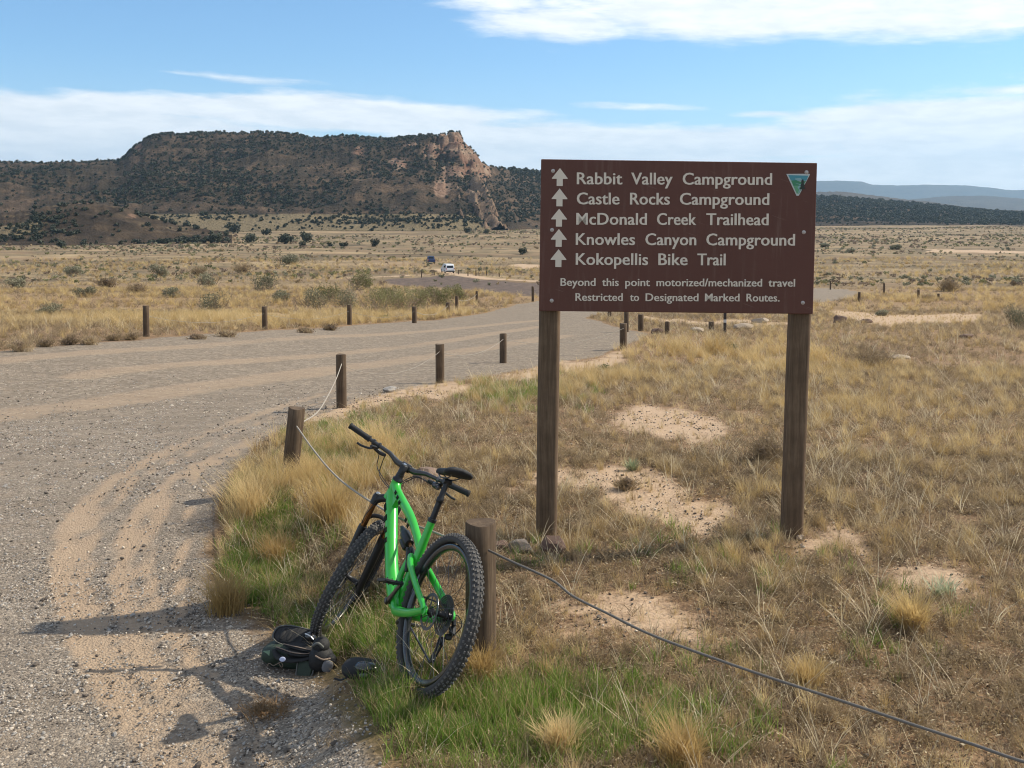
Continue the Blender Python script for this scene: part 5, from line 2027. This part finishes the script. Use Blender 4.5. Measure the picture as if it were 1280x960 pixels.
        for s_ in np.arange(0, cum[-1], .0127):
            i = min(int(np.searchsorted(cum, s_, 'right')) - 1, len(P) - 1)
            d = seg[i] / L[i]
            o = P[i] + d * (s_ - cum[i])
            mb.box(o, (.0095, .0066, .0075), np.stack([d, A3(0, 1, 0), np.cross(d, A3(0, 1, 0))], 1))
    part('chain', M_DARKSTEEL, chain)
    return root


build_bike()


# ------------------------------------------------------------------ single plants, rocks and junipers
rq = np.random.default_rng(77)


def px_size(b, w, h):
    k = b[1] / FPX
    return w * k, h * k


def plant(kind, px, py, w, h, label, cat, group, name=None):
    b = at(px, py)
    W, H = px_size(b, w, h)
    root = link(name or {'tuft': 'grass_tuft', 'sage': 'sagebrush', 'olive': 'willow_shrub', 'brown': 'dry_shrub', 'spiky': 'spiky_plant', 'low': 'low_green_plant', 'mat': 'dry_weed_mat', 'juniper': 'juniper'}[kind], None)
    root.location = b
    root.rotation_euler = (0, 0, rq.uniform(0, 6.28))
    tag(root, label, cat, group)
    near = b[1] < 20
    if kind == 'tuft':
        n = 520 if near else 200
        wd = max(.0042, .55 * b[1] / FPX)
        v, f = blade_arrays(n, H * 1.08, W * .15, wd, .34, .42, rq, 4)
        mb = MB()
        mb.add(v, f, False)
        mb.build('blades', M_GOLD if group is None or 'dull' not in label else M_STRAW, root)
        v, f = twig_arrays(26, H * 1.25, rq, wd * .8, W * .12, .8, 2)
        mb = MB()
        mb.add(v, f, False)
        mb.build('seed_stems', M_STRAW, root)
    elif kind in ('sage', 'olive', 'brown'):
        lm = {'sage': M_SAGE, 'olive': M_OLIVE, 'brown': M_BROWN}[kind]
        n = 900 if w > 20 else 350
        size = max(.012, 1.05 * b[1] / FPX)
        if kind != 'brown':
            v, f = leaf_cloud(int(n * 2.0), np.array([W * .5, W * .42, H * .60]), size, rq, 9, .25, .5)
            mb = MB()
            mb.add(v, f, False)
            mb.build('foliage', lm, root)
            v, f = twig_arrays(30, H * 1.15, rq, max(.006, .5 * b[1] / FPX), W * .16, .5, 3)
        else:
            v, f = twig_arrays(110, H * 1.15, rq, max(.005, .55 * b[1] / FPX), W * .17, .42, 3)
        mb = MB()
        mb.add(v, f, False)
        mb.build('stems', M_BROWN if kind != 'brown' else M_DULL, root)
        if kind == 'brown':
            v, f = leaf_cloud(int(n * .7), np.array([W * .42, W * .38, H * .45]), size, rq, 8, .2, .4)
            mb = MB()
            mb.add(v, f, False)
            mb.build('dry_leaves', M_RUST if 'rusty' in label else M_BROWN, root)
    elif kind == 'spiky':
        v, f = blade_arrays(90, H * 1.1, W * .10, max(.009, H * .06), .75, .1, rq, 3, .3)
        mb = MB()
        mb.add(v, f, False)
        mb.build('leaves', M_PALEGREEN, root)
        v, f = twig_arrays(12, H * .9, rq, .005, W * .1, .4)
        mb = MB()
        mb.add(v, f, False)
        mb.build('stems', M_DULL, root)
    elif kind == 'mat':
        v, f = blade_arrays(420, W * .34, W * .22, .0045, .95, .35, rq, 3, .5)
        v[:, 2] *= .75
        mb = MB()
        mb.add(v, f, False)
        mb.build('blades', M_RUST, root)
        v, f = twig_arrays(18, W * .35, rq, .004, W * .2, .2)
        mb = MB()
        mb.add(v, f, False)
        mb.build('stems', M_DULL, root)
    elif kind == 'low':
        v, f = leaf_cloud(500, np.array([W * .5, W * .35, H * .55]), max(.015, .9 * b[1] / FPX), rq, 9, .2, .4)
        mb = MB()
        mb.add(v, f, False)
        mb.build('foliage', M_DARKGREEN, root)
        v, f = twig_arrays(14, H * 1.2, rq, .006, W * .2, .5)
        mb = MB()
        mb.add(v, f, False)
        mb.build('stems', M_DULL, root)
    return root


SHRUBS = 'shrubs beyond the outer road edge'
for a in [
    ('sage', 268, 392, 55, 29, 'round grey green sagebrush behind the ropes between the two leftmost outer posts', 'shrub', SHRUBS),
    ('sage', 360, 330, 32, 14, 'low isolated sage green mound on the pale plain far behind the posts', 'shrub', SHRUBS),
    ('olive', 451, 362, 40, 26, 'yellowest green rounded bush, standing above the willow thicket', 'shrub', SHRUBS),
    ('brown', 428, 372, 22, 17, 'grey brown twiggy bush left of the yellow green rounded bush', 'shrub', SHRUBS),
    ('sage', 331, 366, 36, 22, 'grey green bush behind the second outer post', 'shrub', SHRUBS),
    ('sage', 394, 388, 55, 32, 'wide grey green shrub left of the third outer post', 'shrub', SHRUBS),
    ('olive', 470, 393, 62, 37, 'broad olive willow between the third and fourth outer posts', 'shrub', SHRUBS),
    ('sage', 432, 388, 40, 28, 'grey green shrub right behind the third outer post', 'shrub', SHRUBS),
    ('olive', 500, 391, 48, 35, 'olive willow just left of the fourth outer post', 'shrub', SHRUBS),
    ('olive', 527, 389, 45, 36, 'dark olive willow standing behind the fourth outer post', 'shrub', SHRUBS),
    ('olive', 549, 385, 40, 31, 'olive willow just left of the close pair of posts', 'shrub', SHRUBS),
    ('olive', 573, 378, 36, 24, 'rightmost olive willow of the thicket, at the dark soil', 'shrub', SHRUBS),
    ('brown', 304, 342, 20, 18, 'upright dark twiggy bush alone on the plain left of the sage mound', 'shrub', SHRUBS),
    ('brown', 249, 345, 18, 14, 'brown twiggy bush left of the upright dark one', 'shrub', SHRUBS),
    ('sage', 260, 360, 33, 20, 'dull green bush above the round sagebrush', 'shrub', SHRUBS),
    ('brown', 170, 366, 26, 16, 'grey brown rounded bush above the leftmost outer post', 'shrub', SHRUBS),
    ('brown', 134, 359, 27, 16, 'grey brown bush just left of the one above the leftmost outer post', 'shrub', SHRUBS),
    ('sage', 198, 345, 26, 16, 'dull sage bush on the left plain right of the grey brown pair', 'shrub', SHRUBS),
    ('sage', 60, 393, 52, 15, 'flat wide sage bush near the left picture edge', 'shrub', SHRUBS),
    ('sage', 20, 360, 31, 15, 'small sage bush at the left picture edge on the plain', 'shrub', SHRUBS),
    ('sage', 92, 345, 31, 13, 'low grey sage bush high on the left plain', 'shrub', SHRUBS),
    ('olive', 410, 380, 46, 26, 'dull olive shrub behind the wide grey green shrub', 'shrub', SHRUBS),
    ('olive', 485, 381, 44, 24, 'back row olive willow behind the broad one', 'shrub', SHRUBS),
    ('sage', 350, 378, 34, 16, 'low grey shrub between the second outer post and the wide grey green shrub', 'shrub', SHRUBS),
    ('olive', 538, 376, 40, 20, 'back row olive willow behind the close pair of posts', 'shrub', SHRUBS),
    ('sage', 215, 372, 30, 14, 'grey sage bush on the straw slope right of the leftmost outer post', 'shrub', SHRUBS),
    ('sage', 105, 372, 32, 14, 'grey sage bush on the straw slope left of the leftmost outer post', 'shrub', SHRUBS),
    ('low', 480, 400, 22, 8, 'low dark green plant at the road edge below the willow thicket', 'plant', None),
]:
    plant(*a)
EDGE = 'dry weeds along the outer road edge'
for i, (px, py, w, h, l) in enumerate([
    (27, 440, 36, 22, 'largest brown dry weed clump at the left end of the outer road edge'),
    (57, 434, 26, 15, 'brown dry weed second from the left on the outer road edge'),
    (88, 431, 22, 13, 'brown dry weed third from the left on the outer road edge'),
    (112, 431, 24, 14, 'brown dry weed fourth from the left on the outer road edge'),
    (142, 426, 22, 12, 'brown dry weed left of the leftmost outer post'),
    (165, 425, 20, 13, 'brown dry weed just left of the leftmost outer post\'s foot'),
    (246, 424, 28, 9, 'flat dry weed right of the leftmost outer post'),
    (284, 421, 32, 12, 'wide brown dry weed midway between the two leftmost outer posts'),
    (382, 416, 26, 9, 'low dry weed left of the third outer post'),
    (412, 413, 22, 10, 'low dry weed just before the third outer post')]):
    plant('brown', px, py, w, h, l, 'weed', EDGE, 'dry_weed')
for a in [
    ('tuft', 893, 443, 62, 28, 'large golden grass tuft under the sign panel\'s right half', 'grass tuft', None),
    ('low', 915, 440, 32, 15, 'small dark green bush right of the golden tuft under the sign', 'plant', None),
    ('tuft', 1024, 452, 78, 26, 'wide golden grass tuft just right of the sign\'s right leg', 'grass tuft', None),
    ('brown', 1085, 460, 72, 34, 'brown thorny bush right of the golden tuft beside the sign\'s right leg', 'shrub', None),
    ('brown', 958, 578, 58, 46, 'grey brown spiky shrub just left of the sign\'s right leg', 'shrub', None),
    ('spiky', 790, 588, 24, 16, 'small pale green spiky plant at the top of the bare sand between the sign\'s legs', 'plant', None),
    ('low', 757, 464, 34, 12, 'dark green weed in the sand right of the sign\'s left leg', 'plant', None),
    ('spiky', 1178, 746, 62, 26, 'wide pale green spiky plant on the right near bare sand', 'plant', None),
    ('brown', 782, 612, 22, 22, 'upright dry weed standing in the bare sand patch', 'weed', None),
    ('brown', 785, 654, 18, 14, 'tiny dark weed at the lower edge of the bare sand patch', 'weed', None),
    ('tuft', 284, 766, 62, 56, 'straw coloured grass tuft standing out over the gravel left of the bike', 'grass tuft', None),
    ('tuft', 316, 645, 80, 60, 'tall golden grass clump at the foot of the leaning post', 'grass tuft', None),
    ('tuft', 412, 650, 84, 66, 'tall golden grass clump left of the bicycle\'s fork', 'grass tuft', None),
    ('tuft', 468, 570, 100, 50, 'pale golden grass behind the left end of the handlebar', 'grass tuft', None),
    ('tuft', 345, 705, 60, 40, 'dull golden grass clump below the leaning post', 'grass tuft', None),
    ('mat', 335, 890, 62, 30, 'flattened rusty brown dry tuft on the gravel below the backpack', 'weed', None),
    ('tuft', 1140, 788, 46, 50, 'upright pale straw tuft on the right, above the near cable', 'grass tuft', None),
    ('tuft', 850, 955, 76, 60, 'pale straw tuft at the bottom edge right of the green grass', 'grass tuft', None),
    ('tuft', 1010, 860, 46, 38, 'straw tuft right on the line of the near cable', 'grass tuft', None),
    ('tuft', 700, 940, 60, 46, 'straw tuft in the green grass at the bottom centre', 'grass tuft', None),
    ('tuft', 600, 850, 44, 50, 'dry seed grass around the foot of the bicycle\'s post', 'grass tuft', None),
    ('brown', 1185, 364, 26, 18, 'grey twiggy bush on the right plain beyond the road end', 'shrub', None),
    ('brown', 1160, 375, 16, 10, 'small brown bush before the far right posts', 'shrub', None),
    ('sage', 1275, 412, 46, 34, 'grey shrub cut by the right picture edge', 'shrub', None),
    ('sage', 1120, 312, 22, 7, 'flat dark bush in the middle of the right plain', 'shrub', None),
    ('sage', 1031, 309, 14, 5, 'small dark bush just right of the sign panel\'s edge on the plain', 'shrub', None),
    ('sage', 1063, 316, 14, 6, 'small dark bush between the sign and the flat dark bush', 'shrub', None),
    ('sage', 1102, 395, 22, 8, 'low grey bush beside the pale sand strip right of the sign', 'shrub', None),
]:
    plant(*a)

# junipers that can be told apart at the mesa's foot
crowns = []
for k in range(5):
    v, f = leaf_cloud(420, np.array([1.0, 1.0, 1.0]), .20, rq, 9, .35)
    mb = MB()
    mb.add(v, f, False)
    for _ in range(5):
        iv, jf = rock_arrays(rq, ICO1, .5, .8)
        mb.add(iv * rq.uniform(.3, .45) + [rq.uniform(-.4, .4), rq.uniform(-.4, .4), rq.uniform(.45, 1.1)], jf, False)
    crowns.append(mb.mesh('crown', M_JUNIPER))
mb = MB()
mb.tube([(0, 0, -.3), (.04, .02, .25), (.10, 0, .8)], [.13, .09, .05], 7)
mb.tube([(.03, .02, .2), (-.2, .1, .6)], [.06, .03], 6)
trunk_me = mb.mesh('trunk', M_BARK)
JUN = [(40, 295, 13), (21, 284, 11), (77, 310, 15), (154, 298, 19), (206, 297, 16), (226, 303, 14), (245, 304, 10), (269, 304, 21), (283, 303, 12), (312, 303, 20), (292, 292, 22), (333, 294, 14),
       (284, 275, 12), (341, 281, 22), (357, 305, 25), (384, 303, 19), (412, 308, 11), (429, 309, 13), (470, 308, 14), (379, 309, 11), (541, 288, 20), (584, 291, 12), (607, 292, 10), (653, 318, 13),
       (360, 283, 16), (440, 281, 14), (480, 282, 16), (505, 284, 18), (60, 275, 12), (100, 288, 12), (120, 278, 14), (180, 286, 14)]
ORD = ['1st', '2nd', '3rd'] + ['%dth' % k for k in range(4, 60)]
for i, (px, py, w) in enumerate(sorted(JUN)):
    b = at(px, py)
    s = w * b[1] / FPX / 2.1
    t = link('juniper', None)
    t.location = b - [0, 0, .1]
    t.rotation_euler = (0, 0, rq.uniform(0, 6.28))
    t.scale = (s, s, s * rq.uniform(.75, 1.0))
    tag(t, '%s dark juniper from the left among the scattered trees on the flats below the mesa' % ORD[i], 'tree', 'junipers on the flats below the mesa')
    link('crown', crowns[i % 5], t)
    link('trunk', trunk_me, t)


def rock(px, py, w, h, label, m=None, depth=.8, cat='rock', name='rock'):
    b = at(px, py)
    W, H = px_size(b, w, h)
    v, f = rock_arrays(rq, ICO2, .35, 1.0)
    ext = v.max(0) - v.min(0)
    v = v / ext * np.array([W, W * depth, H * 1.35])
    v[:, 2] -= v[:, 2].min() + H * .30
    mb = MB()
    mb.add(v, f, False)
    o = mb.build(name, m or M_ROCK)
    o.location = b + [0, W * depth * .4, 0]
    tag(o, label, cat)


rock(690, 695, 34, 22, 'rounded dark red rock leaning at the foot of the sign\'s left leg')
rock(652, 692, 34, 15, 'grey flat rock between the bicycle\'s post and the sign\'s left leg', simple('grey_brown_stone', (.17, .14, .115), .9, 0, .35, 12, bmp=.01), .6)
rock(627, 690, 20, 12, 'small dark rock just right of the bicycle\'s post', M_ROCK)
rock(532, 611, 40, 24, 'brown sandstone block with a pale top seen behind the handlebar', simple('block_stone', (.17, .115, .085), .9, 0, .35, 9, bmp=.01), .9)
rock(568, 606, 12, 6, 'small white stone right below the saddle', M_ROCKPALE)
rock(544, 603, 11, 6, 'small white stone left below the saddle', M_ROCKPALE)
rock(486, 491, 18, 7, 'small grey stone in the sand between the reddish post and the next', M_STONE)
rock(822, 418, 16, 7, 'dark stone at the grass tip under the sign', M_ROCK)
rock(872, 416, 18, 6, 'flat grey slab left in the rubble under the sign', M_ROCKPALE)
rock(930, 412, 26, 7, 'flat pale slab in the rubble before the sign\'s right leg', M_ROCKPALE)
rock(952, 404, 22, 6, 'far pale slab in the rubble before the sign\'s right leg', M_ROCKPALE)
rock(1052, 404, 18, 9, 'dark stone on the pale sand strip right of the sign', M_ROCK)
rock(1085, 404, 16, 5, 'small dark stone, second on the pale sand strip', M_ROCK)
rock(1210, 423, 20, 5, 'dark flat stone on the right before the grey edge shrub', M_ROCK)
rock(1128, 449, 26, 4, 'flat white slab in the grass right of the brown thorny bush', M_ROCKPALE)
rock(295, 686, 18, 6, 'pale flat stone in the grass edge above the straw tuft', M_ROCKPALE)
rock(1000, 676, 16, 8, 'small tan stone at the foot of the sign\'s right leg', M_ROCKPALE)

# ------------------------------------------------------------------ gear lying by the front wheel
M_PACKGREEN = simple('dark_green_fabric', (.020, .034, .021), .7, 0, .25, 60, bmp=.003)
M_PACKBLACK = simple('black_fabric', (.010, .010, .011), .75, 0, .3, 60, bmp=.003)
M_SHELL = simple('glossy_black_shell', (.012, .012, .013), .25, 0, .1, 30, coat=.6)
M_PIPING = simple('grey_piping', (.09, .09, .082), .7)
M_TAN = simple('tan_trim', (.20, .145, .11), .7)
M_PALEMINT = simple('pale_green_patch', (.16, .25, .17), .7)
M_BADGE = simple('pale_badge', (.45, .48, .62), .5)


def lump(mb, c, size, M=None, n=18, e=1.0, noise_=.08, seed=0, mat=0):
    v, f = ICO3
    s = np.sign(v) * np.abs(v) ** e
    s = s * (1 + noise_ * (fbm(v[:, 0] * 2 + seed, v[:, 1] * 2 + v[:, 2] * 1.3 + seed, 3, seed) - .5)[:, None] * 2)
    s = s * np.array(size) / 2
    if M is not None:
        s = s @ np.asarray(M).T
    mb.add(s + np.asarray(c, float), f, True, mat)


def rotm(ax, deg):
    return np.array(Matrix.Rotation(R(deg), 3, ax))


def build_gear():
    b = at(366, 838)
    root = link('backpack', None)
    root.location = b + [0, .0, 0]
    root.scale = (1.04, 1.0, .76)
    tag(root, 'small green and black backpack dropped on the gravel by the front wheel', 'backpack')
    k = b[1] / FPX * .985

    def L(px, py, y=0.0):
        """place in the pack's own upright plane"""
        return np.array([(px - 366) * k, y, (838 - py) * k * .96 - y * .25])

    def part(name, m, fn, parent=root):
        mb = MB()
        fn(mb)
        return mb.build(name, m, parent)
    part('body', M_PACKGREEN, lambda mb: (lump(mb, L(360, 816, .10), (.30, .22, .16), rotm('Y', 10), e=.8, seed=3), lump(mb, L(340, 812, .05), (.12, .14, .12), None, e=.85, seed=5)))
    part('lining', M_PACKBLACK, lambda mb: (lump(mb, L(378, 808, .06), (.20, .16, .10), rotm('Y', 14), e=.8, seed=8), lump(mb, L(394, 816, .05), (.10, .14, .16), None, seed=9)))
    Mb = rotm('Y', 17) @ rotm('X', 52)
    def bp(mb):
        lump(mb, L(364, 787, .12), (.232, .125, .050), Mb, e=.72, seed=2, noise_=.05)
        for i in range(5):
            x = -.07 + .035 * i
            lump(mb, L(364, 787, .12) + Mb @ np.array([x, 0, .018]), (.024, .08, .020), Mb, e=.8)
    pan = part('back_panel', M_PACKBLACK, bp)
    def rim(mb):
        t = np.linspace(0, 2 * np.pi, 40, endpoint=False)
        p = np.stack([.117 * np.sign(np.cos(t)) * np.abs(np.cos(t)) ** .72, .064 * np.sign(np.sin(t)) * np.abs(np.sin(t)) ** .72, 0 * t + .012], 1) @ Mb.T + L(364, 787, .12)
        mb.tube(p, .0045, 6, closed=True)
    part('piping', M_PIPING, rim, pan)
    part('buckle', M_SHELL, lambda mb: lump(mb, L(386, 783, .07), (.05, .05, .07), rotm('Y', -30), e=.7, seed=4))
    part('buckle_edge', M_STEEL, lambda mb: mb.tube(spline([L(379, 776, .06), L(386, 779, .045), L(390, 785, .04)], 8), .005, 6))
    for i, pts in enumerate(([L(346, 797, -.0), L(356, 800, -.02), L(368, 805, -.03), L(384, 808, -.02), L(392, 806, 0)], [L(354, 793, .02), L(368, 797, .01), L(380, 800, .0), L(390, 803, .0)])):
        s = part('shoulder_strap', M_PACKBLACK, lambda mb: mb.tube(spline(pts, 20), [.010, .016, .018, .014], 10, flat=.5, up=(0, 0, 1)))
        part('strap_trim', M_TAN, lambda mb: mb.tube(spline([p + [0, -.008, .012] for p in pts], 20), .0035, 6), s)
    part('belt', M_PACKBLACK, lambda mb: mb.tube(spline([L(343, 800, 0), L(350, 810, -.04), L(362, 815, -.05), L(378, 815, -.04), L(390, 812, -.03)], 20), [.012, .020, .020, .012], 10, flat=.5, up=(0, 0, 1)))
    part('badge', M_BADGE, lambda mb: mb.lathe(L(357, 812, -.066), (0, -1, .25), [(0, .0155), (.004, .0155), (.006, .011)], 18, False))
    part('patch', M_PALEMINT, lambda mb: mb.prism([(-.018, .012), (.016, .016), (.012, -.020), (0, -.004)], 0, .004, np.array([[1, 0, 0], [0, 0, -1], [0, 1, 0]], float), L(336, 803, -.035)))
    Mf = rotm('X', 68)
    fl = part('flap', M_PACKGREEN, lambda mb: mb.box(L(383, 831, -.05), (.078, .105, .014), rotm('Y', 8) @ Mf, bev=.005))
    def frim(mb):
        c = np.array([(-.042, .055, .008), (.036, .058, .008), (.046, .02, .008), (.040, -.050, .008), (0, -.060, .008), (-.030, -.052, .008), (-.038, 0, .008)])
        mb.tube(spline(list(c) + [c[0]], 40) @ (rotm('Y', 8) @ Mf).T + L(383, 831, -.05), .0042, 6)
    part('flap_edge', M_PIPING, frim, fl)
    part('cord', M_TAN, lambda mb: (mb.tube(spline([L(336, 828, -.05), L(340, 820, -.06), L(345, 824, -.06), L(350, 821, -.06), L(354, 818, -.06), L(357, 823, -.062), L(355, 827, -.06), L(352, 820, -.06)], 30), .0022, 5)))

    def pad(name, px, py, label, cat, items):
        b2 = at(px, py)
        r2 = link(name, None)
        r2.location = b2
        tag(r2, label, cat)
        r2.scale = (1, 1, .78 if px > 430 else .9)
        kk = b2[1] / FPX
        for (nm, m, fn) in items:
            mb = MB()
            fn(mb, kk)
            mb.build(nm, m, r2)
    pad('knee_pad', 407, 842, 'black knee pad with a grey cap standing between the backpack and the front wheel', 'knee pad', [
        ('sleeve', M_PACKBLACK, lambda mb, k: (lump(mb, (-8 * k, .05, 16 * k), (.13, .12, .14), None, e=.85, seed=12), lump(mb, (-8 * k, .06, 34 * k), (.09, .09, .10), None, seed=14), lump(mb, (2 * k, .03, 12 * k), (.085, .08, .115), rotm('Y', 15), e=.85, seed=19))),
        ('cap', M_GREYPAD, lambda mb, k: lump(mb, (3 * k, -.012, 12 * k), (.055, .03, .075), rotm('Y', 15), e=.8)),
        ('strap', M_TAN, lambda mb, k: mb.tube(spline([(-12 * k, -.02, 28 * k), (-2 * k, -.03, 24 * k), (6 * k, .0, 22 * k)], 10), .005, 6)),
        ('inner_lining', M_PIPING, lambda mb, k: mb.tube(spline([(-16 * k, -.0, 40 * k), (-9 * k, -.01, 45 * k), (-3 * k, .0, 38 * k)], 10), .008, 6))])
    pad('knee_pad', 455, 850, 'black knee pad lying flat in the green grass before the rear wheel', 'knee pad', [
        ('sleeve', M_PACKBLACK, lambda mb, k: (lump(mb, (-3 * k, .05, 11 * k), (.21, .14, .11), rotm('Y', 6), e=.8, seed=22), lump(mb, (16 * k, .04, 10 * k), (.13, .10, .08), rotm('Y', 22), e=.8, seed=25))),
        ('shell', M_SHELL, lambda mb, k: lump(mb, (3 * k, .02, 18 * k), (.12, .08, .06), rotm('Y', 10), e=.8, seed=23)),
        ('cap', M_GREYPAD, lambda mb, k: lump(mb, (0 * k, -.02, 11 * k), (.045, .02, .022), None, e=.8)),
        ('strap', M_PACKBLACK, lambda mb, k: mb.tube(spline([(-22 * k, .0, 4 * k), (-30 * k, -.01, 1.5 * k), (-38 * k, .0, 3 * k)], 10), .008, 6, flat=.4))])


build_gear()

# ------------------------------------------------------------------ the two vehicles far down the track
M_GLASS = simple('dark_window_glass', (.012, .014, .018), .12, 0, .05, 5)
M_WHITECAR = simple('white_car_paint', (.74, .75, .76), .35, 0, .04, 4, coat=.7)
M_BLUECAR = simple('dark_blue_car_paint', (.020, .045, .13), .35, 0, .08, 4, coat=.7)
M_TYRE = simple('car_tyre', (.02, .02, .02), .85)
M_RED = simple('red_tail_lamp', (.35, .012, .01), .3)
M_PLASTIC = simple('grey_bumper', (.05, .05, .052), .6)


def car(name, px, py, label, cat, paint, prof, win, width, yaw, L_, wheelx, size=1.0):
    b = at(px, py)
    root = link(name, None)
    root.location = b + [0, 0, .04]
    root.rotation_euler = (0, 0, R(yaw))
    root.scale = (size, size, size)
    tag(root, label, cat)
    Mx = np.array([[1, 0, 0], [0, 0, 1], [0, 1, 0]], float)   # profile x,z ; thickness along y
    hw = width / 2

    def body(mb):
        p = np.array(prof)
        n = len(p)
        lay = []
        for yy, sc in ((-hw, .0), (-hw * .97, .6), (-hw * .9, 1), (hw * .9, 1), (hw * .97, .6), (hw, .0)):
            q = p.copy()
            lift = np.clip((q[:, 1] - .95) / .9, 0, 1)
            yv = yy * (1 - .16 * lift)
            c = np.array([q[:, 0].mean(), .9])
            q = c + (q - c) * (.955 + .045 * sc)
            lay.append(np.stack([q[:, 0], yv, q[:, 1]], 1))
        V = np.concatenate(lay)
        f = [(i * n + j, (i + 1) * n + j, (i + 1) * n + (j + 1) % n, i * n + (j + 1) % n) for i in range(5) for j in range(n)]
        mb.add(V, f + [tuple(range(n)), tuple(range(6 * n - 1, 5 * n - 1, -1))], False)
    mb = MB()
    body(mb)
    mb.build('body', paint, root)
    for (nm, pts) in win:
        mb = MB()
        V = np.array(pts, float)
        c = V.mean(0)
        nrm = np.cross(V[1] - V[0], V[2] - V[0])
        nrm /= np.linalg.norm(nrm)
        if nrm @ (c - [prof_c(prof), 0, 1.0]) < 0:
            nrm = -nrm
        W = np.vstack([V - nrm * .03, V + nrm * .018])
        m = len(V)
        mb.add(W, [tuple(range(m)), tuple(range(m, 2 * m))] + [(i, (i + 1) % m, m + (i + 1) % m, m + i) for i in range(m)], False)
        mb.build(nm, M_GLASS, root)
    for x in wheelx:
        for s in (1, -1):
            mb = MB()
            mb.lathe((x, s * (hw - .20), .36), (0, s, 0), [(0, .30), (.02, .355), (.18, .36), (.21, .33)], 22, True)
            t = mb.build('wheel', M_TYRE, root)
            mb = MB()
            mb.lathe((x, s * (hw + .005), .36), (0, s, 0), [(0, .21), (.012, .20), (.018, .05)], 16, False)
            mb.build('rim', M_STEEL, t)
    return root


def prof_c(p):
    return float(np.mean([q[0] for q in p]))


VAN = [(-2.35, .45), (-2.45, .75), (-2.42, 1.05), (-2.25, 1.75), (-2.1, 1.92), (.2, 1.95), (.75, 1.85), (1.55, 1.18), (2.35, 1.02), (2.5, .75), (2.45, .42), (1.95, .32), (-1.9, .32)]
van = car('white_van', 559.5, 341.5, 'white minivan driving away on the pale track beyond the dark soil', 'van', M_WHITECAR, VAN,
          [('rear_window', [(-2.39, -.70, 1.16), (-2.39, .70, 1.16), (-2.23, .64, 1.74), (-2.23, -.64, 1.74)]),
           ('side_window', [(-2.1, -.90, 1.2), (-.4, -.90, 1.2), (-.4, -.80, 1.75), (-2.0, -.80, 1.75)]),
           ('side_window', [(-.3, -.90, 1.2), (1.2, -.90, 1.2), (.6, -.80, 1.75), (-.3, -.80, 1.75)]),
           ('side_window', [(-2.1, .90, 1.2), (-.4, .90, 1.2), (-.4, .80, 1.75), (-2.0, .80, 1.75)]),
           ('windscreen', [(1.52, -.72, 1.22), (1.52, .72, 1.22), (.82, .66, 1.82), (.82, -.66, 1.82)])], 1.92, 106, 4.9, (-1.55, 1.55), .88)
for s in (1, -1):
    mb = MB()
    mb.box((-2.44, s * .82, 1.0), (.06, .16, .32))
    mb.build('tail_lamp', M_RED, van)
mb = MB()
mb.box((-2.47, 0, .48), (.12, 1.8, .24), bev=.03)
mb.build('bumper', M_PLASTIC, van)
PICK = [(-2.6, .55), (-2.62, 1.15), (-.75, 1.18), (-.6, 1.85), (.55, 1.88), (1.05, 1.25), (2.5, 1.12), (2.6, .6), (2.3, .42), (-2.3, .42)]
pick = car('pickup_truck', 538.5, 329.5, 'small dark blue pickup truck far up the track, left of the white van', 'pickup truck', M_BLUECAR, PICK,
           [('rear_window', [(-.735, -.62, 1.30), (-.735, .62, 1.30), (-.63, .56, 1.76), (-.63, -.56, 1.76)]),
            ('side_window', [(-.5, -.88, 1.28), (.85, -.88, 1.28), (.45, -.78, 1.74), (-.45, -.78, 1.74)]),
            ('side_window', [(-.5, .88, 1.28), (.85, .88, 1.28), (.45, .78, 1.74), (-.45, .78, 1.74)])], 1.9, 100, 5.2, (-1.6, 1.7), .85)
for s in (1, -1):
    mb = MB()
    mb.box((-2.62, s * .85, .98), (.05, .13, .28))
    mb.build('tail_lamp', M_RED, pick)

# ------------------------------------------------------------------ the air between here and the far mesas
def build_haze():
    mb = MB()
    mb.box((0, 6560, 320), (26000, 13300, 800))
    m = bpy.data.materials.new('haze_air')
    m.use_nodes = True
    n = m.node_tree.nodes
    n.clear()
    o = n.new('ShaderNodeOutputMaterial')
    v = n.new('ShaderNodeVolumePrincipled')
    v.inputs['Color'].default_value = (.48, .74, 1.0, 1)
    v.inputs['Density'].default_value = 7.5e-5
    v.inputs['Anisotropy'].default_value = .2
    m.node_tree.links.new(v.outputs[0], o.inputs['Volume'])
    h = mb.build('haze', m)
    tag(h, kind='stuff')


build_haze()
